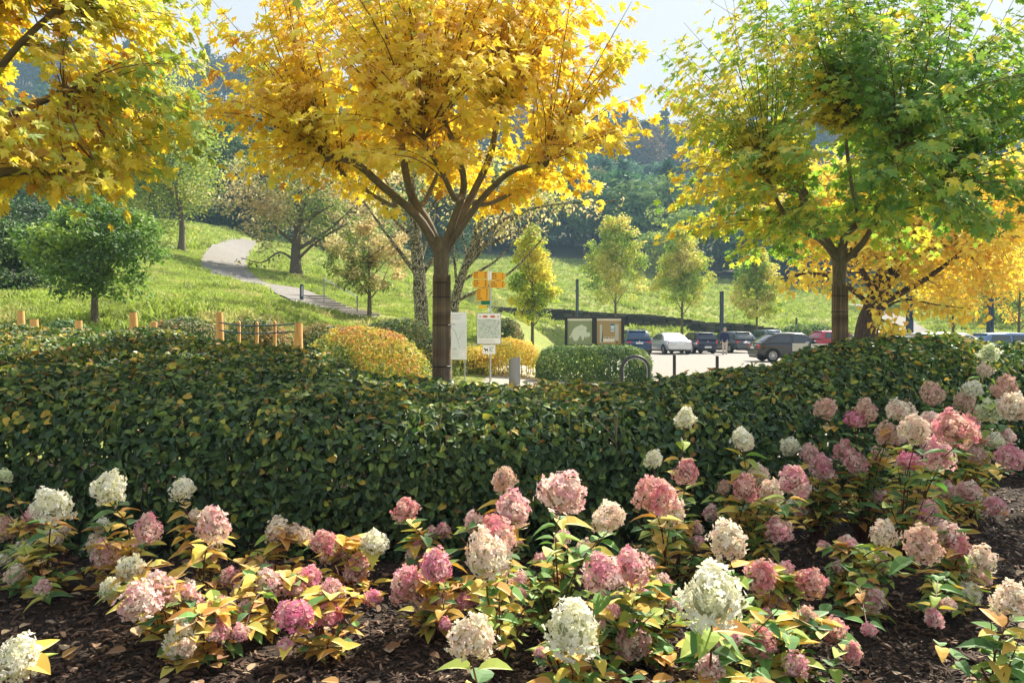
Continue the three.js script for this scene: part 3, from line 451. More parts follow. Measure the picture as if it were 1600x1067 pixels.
// far woods: one mass of trunks and crowns
{
  seed(77);
  const variants = [];
  for (let v = 0; v < 5; v++) {
    const list = [], conifer = v > 2, n = conifer ? 620 : 760;
    for (let i = 0; i < n; i++) {
      let p, s;
      if (conifer) { const t = Math.pow(rnd(), 0.75), a = rnd() * 6.2832, r = (0.2 * (1 - t) + 0.012) * Math.sqrt(rr(0.3, 1)) * (0.8 + 0.35 * Math.sin(t * 46)); p = V(Math.cos(a) * r, 0.1 + t * 0.9, Math.sin(a) * r); s = 0.075; }
      else { const d = rdir(), q = Math.pow(rnd(), 0.35) * (1 + 0.3 * fbm(d.x * 2 + v * 9, d.y * 2, d.z * 2)); p = V(d.x * 0.27 * q, 0.62 + d.y * 0.36 * q, d.z * 0.27 * q); s = 0.072; }
      const n1 = rdir(); n1.y = Math.abs(n1.y) + 0.3; const g = G.small[i % 2].clone().applyMatrix4(leafMatrix(p, n1, rdir(), s * rr(0.7, 1.3))); const c = rr(0.75, 1.25), col = new Float32Array(g.attributes.position.count * 3).fill(c); g.setAttribute('color', new THREE.BufferAttribute(col, 3)); list.push(g);
    }
    const tr = tube([V(0, -0.1, 0), V(0, 0.45, 0), V(0, 0.9, 0)], [0.02, 0.014, 0.004], 6).toNonIndexed(); const tc = new Float32Array(tr.attributes.position.count * 3); for (let i = 0; i < tc.length; i++) tc[i] = [0.9, 0.55, 0.9][i % 3]; tr.setAttribute('color', new THREE.BufferAttribute(tc, 3)); list.push(tr);
    variants.push(mergeGeometries(list));
  }
  const wood = leafMat({ transmission: 0.25, vertexColors: true }), spots = variants.map(() => []);
  const place = (n, d0, d1, hmin, hmax, con, cols) => { for (let i = 0; i < n; i++) { const D = Math.sqrt(rr(d0 * d0, d1 * d1)), px = rr(-250, 1850), x = wx(px, D), v = rnd() < con(px) ? 3 + (rnd() < 0.5 ? 1 : 0) : Math.floor(rnd() * 3); spots[v].push([x, D, rr(hmin, hmax) * (v > 2 ? 1.1 : 0.95), cols(v, px)]); } };
  const tint = (v, px) => { const r = rnd(); return v > 2 ? [0.05, 0.13, 0.07] : r < 0.7 ? [0.09, 0.21, 0.08] : r < 0.92 ? [0.18, 0.27, 0.08] : [0.30, 0.24, 0.08]; };
  place(330, 156, 205, 15, 21, px => 0.15, tint); place(260, 205, 300, 15, 22, px => 0.3, tint); place(680, 340, 445, 17, 25, px => 0.2, (v, px) => v > 2 ? [0.03, 0.06, 0.025] : rnd() < 0.5 ? [0.20, 0.12, 0.05] : [0.08, 0.11, 0.03]);
  variants.forEach((g, v) => { const o = new THREE.InstancedMesh(g, wood, spots[v].length); o.name = numbered(v > 2 ? 'conifer_forest' : 'hillside_forest'); o.userData.kind = 'stuff'; tag(o, ['autumn woodland of rounded crowns covering the far hills', 'mixed woodland filling the hillside behind the meadow', 'broadleaf woodland on the distant ridge', 'dark conifers standing among the far woods', 'slender conifers on the distant ridge'][v], 'forest'); o.castShadow = o.receiveShadow = true;
    const q = new THREE.Quaternion(), up = V(0, 1, 0); spots[v].forEach(([x, D, h, c], i) => { o.setMatrixAt(i, MAT.compose(V(x, H(x, D) - 0.5, -D), q.setFromAxisAngle(up, rnd() * 6.28), V(h * rr(0.9, 1.25), h, h * rr(0.9, 1.25)))); o.setColorAt(i, tmpC.setRGB(...c)); }); scene.add(o); });
}
console.log('forest');

// ---------------------------------------------------------------- planting bed, front hedge
// along the hedge: [sheet x, front distance, shoulder height, back distance, back height]
const hedgeLine = [[-260, 5.9, 1.12, 11, 1.70], [0, 5.8, 1.14, 10.8, 1.69], [250, 5.7, 1.14, 10, 1.66], [343, 5.65, 1.12, 9.6, 1.53], [470, 5.6, 1.1, 9.0, 1.46], [600, 5.6, 1.06, 8.2, 1.20], [720, 5.6, 1.02, 7.7, 1.17], [850, 5.6, 1.02, 7.5, 1.17], [960, 5.7, 1.02, 7.6, 1.2], [1060, 5.9, 1.04, 7.9, 1.23], [1140, 6.2, 1.06, 8.3, 1.27], [1200, 6.5, 1.06, 8.7, 1.32], [1260, 6.9, 1.1, 9.1, 1.46], [1350, 7.5, 1.16, 9.6, 1.58], [1400, 7.9, 1.18, 9.8, 1.63], [1500, 8.5, 1.16, 10.2, 1.61], [1600, 9.0, 1.12, 10.6, 1.51], [1850, 9.6, 1.1, 11, 1.5]];
const frontLine = px => interp(hedgeLine, px, 1);
{
  const rows = []; for (let D = 0.4; D <= 10.6; D += 0.3) rows.push(Array.from({ length: 44 }, (_, i) => [lerp(-9, 11, i / 43), D]));
  const g = drape(rows, 0.012), p = g.attributes.position; for (let i = 0; i < p.count; i++) p.setY(i, 0.02 + 0.025 * (1 + fbm(p.getX(i) * 1.4, p.getZ(i) * 1.4))); g.computeVertexNormals();
  tag(struct('mulch_bed', g, std(lin(0.045, 0.026, 0.017), { map: rep(grainTex, 3), bumpMap: rep(grainBump, 3), bumpScale: 0.03, roughness: 1 })), 'dark bark mulch covering the flower bed');
  seed(51);
  const chipGeos = [0, 1, 2].map(k => { const b = new THREE.BoxGeometry(1, 0.16, 0.3, 2, 1, 1), q = b.attributes.position; for (let i = 0; i < q.count; i++) q.setXYZ(i, q.getX(i) * (1 + 0.12 * Math.sin(i * 5 + k)), q.getY(i) + 0.09 * Math.sin(q.getX(i) * 5 + k), q.getZ(i) * (1 - 0.8 * Math.abs(q.getX(i)) + 0.14 * Math.sin(i * 3 + k))); b.computeVertexNormals(); return b.toNonIndexed(); });
  const chipM = std(0xffffff, { roughness: 0.8 }), pal = [[6, 0.055, 0.028, 0.017], [4, 0.085, 0.045, 0.027], [3, 0.13, 0.075, 0.045], [2, 0.20, 0.125, 0.08], [0.5, 0.32, 0.23, 0.16], [5, 0.03, 0.017, 0.011]];
  chipGeos.forEach((g, k) => {
    const o = new THREE.InstancedMesh(g, chipM, 15000); o.name = numbered('bark_chips'); o.userData.kind = 'stuff'; tag(o, ['coarse brown bark chips strewn over the flower bed', 'dark bark slivers strewn over the flower bed', 'pale wood slivers strewn over the flower bed'][k], 'mulch'); o.castShadow = o.receiveShadow = true;
    const q = new THREE.Quaternion(), e = new THREE.Euler();
    for (let i = 0; i < 15000; i++) { const D = 2.6 + 6.9 * Math.pow(rnd(), 1.6), x = wx(rr(-60, 1660), D), s = rr(0.015, 0.055) * (rnd() < 0.1 ? 1.5 : 1); q.setFromEuler(e.set(gauss() * 0.4, rnd() * 6.28, gauss() * 0.4)); o.setMatrixAt(i, MAT.compose(V(x, 0.045 + 0.025 * (1 + fbm(x * 1.4, -D * 1.4)) - 0.02 + rnd() * 0.018, -D), q, V(s, s * rr(0.5, 1.2), s * rr(0.6, 1.3)))); const c = pal[pick(pal, rnd())]; o.setColorAt(i, tmpC.setRGB(c[1], c[2], c[3])); }
    scene.add(o);
  });
}
function hedgeSection(px) {
  const [f, hs, b, hb] = [1, 2, 3, 4].map(k => interp(hedgeLine, px, k)), m = (f + b) / 2;
  return new THREE.CatmullRomCurve3([V(f + 0.06, 0.03, 0), V(f - 0.04, 0.45 * hs, 0), V(f + 0.02, 0.84 * hs, 0), V(f + 0.22, hs + 0.01, 0), V(lerp(f, b, 0.32), lerp(hs, hb, 0.36) + 0.06, 0), V(lerp(f, b, 0.65), lerp(hs, hb, 0.78) + 0.06, 0), V(b - 0.3, hb + 0.01, 0), V(b - 0.02, hb - 0.2, 0), V(b + 0.05, 0.5 * hb, 0), V(b - 0.04, 0.05, 0)], false, 'centripetal');
}
const HEDGE = [[6, 0.026, 0.072, 0.016], [6, 0.042, 0.105, 0.02], [5, 0.07, 0.145, 0.025], [4, 0.15, 0.23, 0.035], [2, 0.38, 0.38, 0.045], [1.4, 0.52, 0.36, 0.045], [0.9, 0.38, 0.19, 0.05], [1.6, 0.05, 0.12, 0.045]];
{
  seed(61);
  const g = thing('hornbeam_hedge', 'long undulating clipped hedge crossing the picture behind the hydrangeas', 'hedge'), list = [];
  const sections = {}; const sec = px => sections[Math.round(px / 20)] ??= hedgeSection(Math.round(px / 20) * 20).getSpacedPoints(60);
  let n = 0;
  while (n < 98000) {
    const px = rr(-180, 1780), D0 = interp(hedgeLine, px, 3); if (rnd() > D0 / 11) continue;
    const s = sec(px), t = rnd() * 59, i = Math.floor(t); if (i > 46 && rnd() < 0.55) continue;
    const a = s[i], b = s[i + 1], D = lerp(a.x, b.x, t - i), y = lerp(a.y, b.y, t - i), tx = b.x - a.x, ty = b.y - a.y, l = Math.hypot(tx, ty) || 1;
    let nz = ty / l, ny = tx / l;                           // outward: towards the viewer (+z) on the front face, up on the top
    const x = wx(px, D), bulge = 0.05 * fbm(x * 0.9, y * 1.3, D * 0.9) + 0.03 * noise(x * 3.1, y * 3.1, D * 3.1), inn = Math.pow(rnd(), 2.2) * 0.30 - bulge;
    const p = V(x, Math.max(0.03, y - ny * inn), -D - nz * inn);
    if (y < 0.32 && rnd() < 0.5) continue;
    const nn = V(gauss() * 1.25, ny * 0.55 + 0.2 + gauss() * 0.85, nz * 0.6 + gauss() * 1.0), dd = V(gauss() * 0.9, -0.35 + gauss() * 0.6, nz * 0.6 + gauss() * 0.6);
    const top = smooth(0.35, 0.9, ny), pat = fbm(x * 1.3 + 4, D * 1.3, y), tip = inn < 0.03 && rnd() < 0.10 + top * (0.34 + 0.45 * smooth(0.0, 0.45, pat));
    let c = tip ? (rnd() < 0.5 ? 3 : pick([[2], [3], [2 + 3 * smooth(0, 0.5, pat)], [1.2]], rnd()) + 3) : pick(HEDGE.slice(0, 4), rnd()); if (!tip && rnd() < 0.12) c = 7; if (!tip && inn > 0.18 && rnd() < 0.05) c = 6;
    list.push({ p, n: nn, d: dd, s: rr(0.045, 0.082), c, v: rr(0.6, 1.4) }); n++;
  }
  const stems = []; for (let i = 0; i < 420; i++) { const px = rr(-150, 1750), s = sec(px), f = s[0].x, b = s[59].x, D = rr(f + 0.15, b - 0.15), x = wx(px, D); const pts = [V(x, 0, -D), V(x + gauss() * 0.06, 0.5, -D + gauss() * 0.06), V(x + gauss() * 0.15, rr(0.85, 1.1), -D + gauss() * 0.12)]; stems.push(tube(pts, taper(rr(0.008, 0.02), 0.005, 2), 5)); for (let k = 0; k < 3; k++) { const q = pts[1].clone().lerp(pts[2], rnd() - 0.3); stems.push(tube([q, q.clone().add(V(gauss() * 0.25, rr(0.05, 0.3), gauss() * 0.25))], [0.005, 0.002], 4)); } }
  mesh('stems', join(stems), M.woodyStem, g).userData.kind = 'stuff';
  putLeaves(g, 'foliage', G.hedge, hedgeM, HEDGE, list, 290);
}
console.log('hedge');
// clipped mounds and hedges further back: rounded forms covered in small leaves
function mound(o) {
  seed(o.seed); const D = o.D, X = wx(o.px, D), base = H(X, D), g = thing(o.name ?? 'clipped_hedge', o.label, 'hedge', [X, base, -D], o.turn ?? 0, o.group), list = [], e = o.e ?? 2.4, hgt = wy(o.top, D) - base;
  const rx = o.w / 2 * D / FOCAL, rz = o.depth / 2, sg = (v, p) => Math.sign(v) * Math.pow(Math.abs(v), p);
  for (let i = 0; i < o.n; i++) {
    const d = rdir(); d.y = Math.abs(d.y); const p0 = 2 / e, r = 1 / Math.pow(Math.pow(Math.abs(d.x), e) + Math.pow(d.y, e) + Math.pow(Math.abs(d.z), e), 1 / e), inn = 1 - Math.pow(rnd(), 1.8) * 0.3 + 0.06 * fbm(d.x * 2.5 + o.seed, d.y * 2.5, d.z * 2.5);
    const p = V(d.x * r * rx * inn, d.y * r * hgt * inn, d.z * r * rz * inn); if (o.open && p.y < hgt * o.open && rnd() < 0.82) continue;
    const nn = V(d.x / rx + gauss() * 0.7, d.y / hgt + 0.3 + gauss() * 0.5, d.z / rz + gauss() * 0.7); const f = fbm(p.x * 1.1 + o.seed, p.y * 1.1, p.z * 1.1) * 0.8 + gauss() * 0.4 + (o.tip ?? 0) * (p.y / hgt - 0.6) , c = clamp(Math.floor((f * 0.6 + 0.5) * o.palette.length), 0, o.palette.length - 1);
    list.push({ p, n: nn, d: V(gauss(), -0.3 + gauss(), gauss()), s: o.leaf * rr(0.7, 1.25), c, v: rr(0.75, 1.2) });
  }
  const stems = []; for (let i = 0; i < (o.stems ?? 24); i++) { const a = rnd() * 6.28, q = Math.sqrt(rnd()) * 0.85, x = Math.cos(a) * rx * q, z = Math.sin(a) * rz * q, t = hgt * Math.sqrt(1 - q * q) * 0.8; stems.push(tube([V(x, 0, z), V(x + gauss() * 0.05, t * 0.5, z), V(x + gauss() * 0.1, t, z + gauss() * 0.1)], taper(0.014, 0.005, 2), 5)); }
  mesh('stems', join(stems), M.twig, g);
  putLeaves(g, 'foliage', G.small, leafM, o.palette, list);
  return g;
}
const LOW = [[1, 0.04, 0.10, 0.025], [1, 0.07, 0.14, 0.03], [1, 0.13, 0.20, 0.035], [1, 0.24, 0.22, 0.045], [1, 0.38, 0.22, 0.06]];
const EMBER = [[1, 0.14, 0.24, 0.03], [1, 0.26, 0.34, 0.04], [1, 0.56, 0.50, 0.05], [1, 0.68, 0.40, 0.05], [1, 0.50, 0.22, 0.05]];
const AMBER = [[1, 0.40, 0.44, 0.05], [1, 0.66, 0.58, 0.06], [1, 0.80, 0.64, 0.08], [1, 0.80, 0.54, 0.06]];
const BOXH = [[1, 0.05, 0.12, 0.025], [1, 0.08, 0.17, 0.03], [1, 0.15, 0.26, 0.04], [1, 0.28, 0.36, 0.06]];
const mounds = 'clipped shrub mounds around the plaza';
mound({ seed: 71, px: 566, D: 18, w: 225, top: 511, depth: 2.2, n: 11000, leaf: 0.075, palette: EMBER, tip: 0.8, group: mounds, label: 'domed golden red hedge mound left of the golden plane tree trunk' });
mound({ seed: 72, px: 690, D: 26.5, w: 190, top: 541, depth: 1.2, n: 7000, leaf: 0.09, e: 3.2, open: 0.45, stems: 40, palette: AMBER, group: mounds, label: 'yellow hornbeam hedge with bare stems behind the map boards' });
mound({ seed: 73, px: 792, D: 27, w: 118, top: 528, depth: 1.6, n: 6500, leaf: 0.09, e: 2.6, open: 0.3, stems: 30, palette: AMBER, group: mounds, label: 'round yellow hedge end behind the grey waste bin' });
mound({ seed: 74, px: 928, D: 26, w: 178, top: 540, depth: 1.3, n: 12000, leaf: 0.085, e: 5, palette: BOXH, stems: 30, group: mounds, label: 'square green clipped hedge below the double notice board' });
mound({ seed: 75, px: 790, D: 33, w: 60, top: 497, depth: 1.4, n: 2600, leaf: 0.11, palette: LOW, group: mounds, label: 'dark round bush on the bank behind the map board' });
mound({ seed: 76, px: 285, D: 17, w: 175, top: 496, depth: 1.8, n: 9000, leaf: 0.085, palette: LOW, group: mounds, label: 'low dark hedge mound between the wooden posts' });
mound({ seed: 77, px: 400, D: 16.5, w: 150, top: 496, depth: 1.6, n: 8000, leaf: 0.085, palette: LOW, group: mounds, label: 'low dark hedge mound behind the cable fence' });
mound({ seed: 78, px: 505, D: 19, w: 130, top: 505, depth: 1.6, n: 6000, leaf: 0.085, palette: LOW, group: mounds, label: 'low dark hedge mound right of the cable fence' });
mound({ seed: 79, px: 100, D: 16.5, w: 120, top: 498, depth: 1.4, n: 5000, leaf: 0.085, palette: BOXH, group: mounds, label: 'low green mound at the foot of the left bank' });
mound({ seed: 80, px: 620, D: 25, w: 150, top: 497, depth: 1.6, n: 5000, leaf: 0.1, palette: LOW, group: mounds, label: 'green brown hedge strip at the foot of the old lichen trunk' });
mound({ seed: 81, px: 1262, D: 66, w: 120, top: 506, depth: 2.2, n: 3500, leaf: 0.2, palette: BOXH, group: mounds, label: 'green shrubs at the far edge of the lot above the red car' });
console.log('mounds');
// ---------------------------------------------------------------- grass
{
  seed(91);
  const tuft = k => { const P = []; for (let i = 0; i < 9; i++) { const a = rnd() * 6.28, r = rnd() * 0.5, x = Math.cos(a) * r, z = Math.sin(a) * r, b = rnd() * 6.28, h = rr(0.55, 1.1), w = 0.09, lx = gauss() * 0.55, lz = gauss() * 0.55, cx = Math.cos(b) * w, cz = Math.sin(b) * w; P.push(x - cx, -0.1, z - cz, x + cx, -0.1, z + cz, x + lx * 0.4 + cx * 0.7, h * 0.6, z + lz * 0.4 + cz * 0.7, x - cx, -0.1, z - cz, x + lx * 0.4 + cx * 0.7, h * 0.6, z + lz * 0.4 + cz * 0.7, x + lx * 0.4 - cx * 0.7, h * 0.6, z + lz * 0.4 - cz * 0.7, x + lx * 0.4 - cx * 0.7, h * 0.6, z + lz * 0.4 - cz * 0.7, x + lx * 0.4 + cx * 0.7, h * 0.6, z + lz * 0.4 + cz * 0.7, x + lx, h, z + lz); } return soup(P); };
  const geos = [tuft(0), tuft(1), tuft(2)], gm = leafMat({ transmission: 0.4 });
  const onPath = (() => { const c = new THREE.CatmullRomCurve3([[590, 33], [545, 33], [505, 35.5], [470, 38.5], [430, 42], [385, 45.5], [356, 51], [352, 63], [364, 77], [388, 92], [420, 108]].map(([p, D]) => V(wx(p, D), 0, D)), false, 'centripetal').getPoints(120), d = new THREE.CatmullRomCurve3([[1480, 66], [1440, 74], [1405, 88], [1375, 104], [1340, 118]].map(([p, D]) => V(wx(p, D), 0, D))).getPoints(60); return (x, D) => { for (const q of c) if ((q.x - x) ** 2 + (q.z - D) ** 2 < 2.6) return true; for (const q of d) if ((q.x - x) ** 2 + (q.z - D) ** 2 < 1.8) return true; return false; }; })();
  const fields = [['meadow_grass', 'tufted grass on the bank behind the wooden posts', 62000, -120, 760, 16.5, 60, 0.085, 0.2], ['hill_grass', 'short bright grass on the upper slopes', 60000, -100, 1750, 60, 152, 0.16, 0.34]];
  for (const [name, label, n, p0, p1, d0, d1, s0, s1] of fields) geos.forEach((geo, k) => {
    const o = new THREE.InstancedMesh(geo, gm, Math.floor(n / 3)); o.name = numbered(name); o.userData.kind = 'stuff'; tag(o, label + ['', ', taller tufts', ', fine blades'][k], 'grass'); o.castShadow = o.receiveShadow = true; let c = 0; const q = new THREE.Quaternion(), up = V(0, 1, 0);
    for (let guard = 0; c < o.count && guard < n * 4; guard++) {
      const D = Math.sqrt(rr(d0 * d0, d1 * d1)) , px = rr(p0, p1), x = wx(px, D); if (onPath(x, D)) continue;
      const y = H(x, D); if (y < 0.25) continue; if (D > wallLine(x) - 3 && D < wallLine(x) + 0.5 && x > -6 && x < 30) continue;
      const f = fbm(x * 0.25, D * 0.25, 2), s = rr(s0, s1) * (1 + 1.1 * smooth(0.1, 0.6, f)), dry = smooth(0.25, 0.7, fbm(x * 0.35 + 9, D * 0.35, 5) + gauss() * 0.3), v = rr(0.65, 1.3) * (0.72 + 0.28 * smooth(0.5, 0.0, fbm(x * 0.6 + 3, D * 0.6, 8)));
      o.setMatrixAt(c, MAT.compose(V(x, y, -D), q.setFromAxisAngle(up, rnd() * 6.28), V(s * 1.3, s * rr(0.6, 1.1), s * 1.3))); o.setColorAt(c, tmpC.setRGB(lerp(0.36, 0.58, dry) * v, lerp(0.46, 0.54, dry) * v, lerp(0.07, 0.2, dry) * v)); c++;
    }
    o.count = c; scene.add(o);
  });
}
console.log('grass');

// ---------------------------------------------------------------- hydrangeas
// each floret has four cupped petals; a head is a dome of florets over a green heart
const TINT = {                                              // [outer, second, inner]
  white: [[0.88, 0.86, 0.77], [0.85, 0.83, 0.60], [0.70, 0.72, 0.44]],
  cream: [[0.87, 0.80, 0.64], [0.82, 0.60, 0.50], [0.66, 0.64, 0.38]],
  lime: [[0.68, 0.76, 0.46], [0.80, 0.81, 0.58], [0.46, 0.60, 0.24]],
  blush: [[0.87, 0.74, 0.64], [0.80, 0.44, 0.46], [0.68, 0.58, 0.38]],
  pink: [[0.79, 0.33, 0.42], [0.85, 0.62, 0.56], [0.62, 0.42, 0.30]],
  rose: [[0.69, 0.24, 0.29], [0.80, 0.52, 0.44], [0.54, 0.32, 0.2]],
  magenta: [[0.77, 0.22, 0.38], [0.83, 0.48, 0.52], [0.58, 0.30, 0.25]],
  tan: [[0.76, 0.56, 0.42], [0.74, 0.44, 0.38], [0.58, 0.50, 0.30]],
};
const petals = (() => { const P = [], q = [[0, 0, 0], [0.22, 0.22, 0.10], [0.30, 0.55, 0.16], [0, 0.74, 0.12], [-0.30, 0.55, 0.16], [-0.22, 0.22, 0.10]]; for (let k = 0; k < 4; k++) { const a = k * Math.PI / 2, c = Math.cos(a), s = Math.sin(a), f = p => [p[0] * c - p[1] * s, p[0] * s + p[1] * c, p[2] + (k % 2) * 0.04]; for (let i = 1; i < 5; i++) P.push(...f(q[0]), ...f(q[i]), ...f(q[i + 1])); } return P; })();
function headGeo(kind, v) {
  seed(200 + v * 31 + kind.length * 7 + kind.charCodeAt(1)); const t = TINT[kind], P = [], C = [], m = new THREE.Matrix4(), p = V(0, 0, 0), n = 250, cone = [0.22, 0.52, 0.06, 0.38, 0.14][v], tall = [0.46, 0.54, 0.38, 0.5, 0.43][v], skew = [0.05, -0.06, 0.1, 0.08, -0.12][v];
  const put = (q, d, s, col) => { leafMatrix(q, d, rdir(), s); m.copy(MAT); for (let i = 0; i < petals.length; i += 3) { p.set(petals[i], petals[i + 1], petals[i + 2]).applyMatrix4(m); P.push(p.x, p.y, p.z); C.push(...col); } };
  for (let i = 0; i < n; i++) {
    const y = 1 - 1.86 * (i + 0.5) / n, a = i * 2.39996, r = Math.sqrt(Math.max(0, 1 - y * y)), d = V(r * Math.cos(a), y, r * Math.sin(a)), bump = 1 + 0.42 * fbm(d.x * 1.7 + v * 5, d.y * 1.7, d.z * 1.7) + gauss() * 0.11, w = 1 - cone * Math.max(0, y);
    const q = V(d.x * 0.44 * bump * w + skew * d.y, d.y * tall * bump + cone * 0.1, d.z * 0.44 * bump * w), layer = rnd();
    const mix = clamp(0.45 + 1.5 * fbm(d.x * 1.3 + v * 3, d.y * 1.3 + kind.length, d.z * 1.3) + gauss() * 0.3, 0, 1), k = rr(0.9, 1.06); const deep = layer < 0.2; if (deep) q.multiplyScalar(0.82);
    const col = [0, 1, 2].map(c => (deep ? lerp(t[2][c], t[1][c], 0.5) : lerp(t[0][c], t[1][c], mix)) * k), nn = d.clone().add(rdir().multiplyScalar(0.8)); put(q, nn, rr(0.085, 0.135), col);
  }
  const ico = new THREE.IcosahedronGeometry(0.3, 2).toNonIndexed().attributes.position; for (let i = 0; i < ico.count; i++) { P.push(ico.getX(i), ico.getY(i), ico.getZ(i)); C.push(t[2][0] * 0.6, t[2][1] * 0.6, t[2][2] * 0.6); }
  const g = soup(P); g.setAttribute('color', new THREE.Float32BufferAttribute(C, 3)); return g;
}
const heads = {}; for (const k of Object.keys(TINT)) heads[k] = [0, 1, 2, 3, 4].map(v => headGeo(k, v));
const FOLI = { gold: [[0.66, 0.40, 0.05], [0.70, 0.47, 0.06], [0.56, 0.27, 0.04]], amber: [[0.72, 0.58, 0.07], [0.55, 0.50, 0.07]], lime: [[0.30, 0.44, 0.05], [0.38, 0.48, 0.07]], green: [[0.10, 0.26, 0.04], [0.14, 0.33, 0.05], [0.07, 0.19, 0.04]] };
const foliMats = {}; for (const k of Object.keys(FOLI)) foliMats[k] = FOLI[k].map(c => leafMat({ color: lin(...c), transmission: 0.38, clearcoat: 0.15, clearcoatRoughness: 0.5 }));
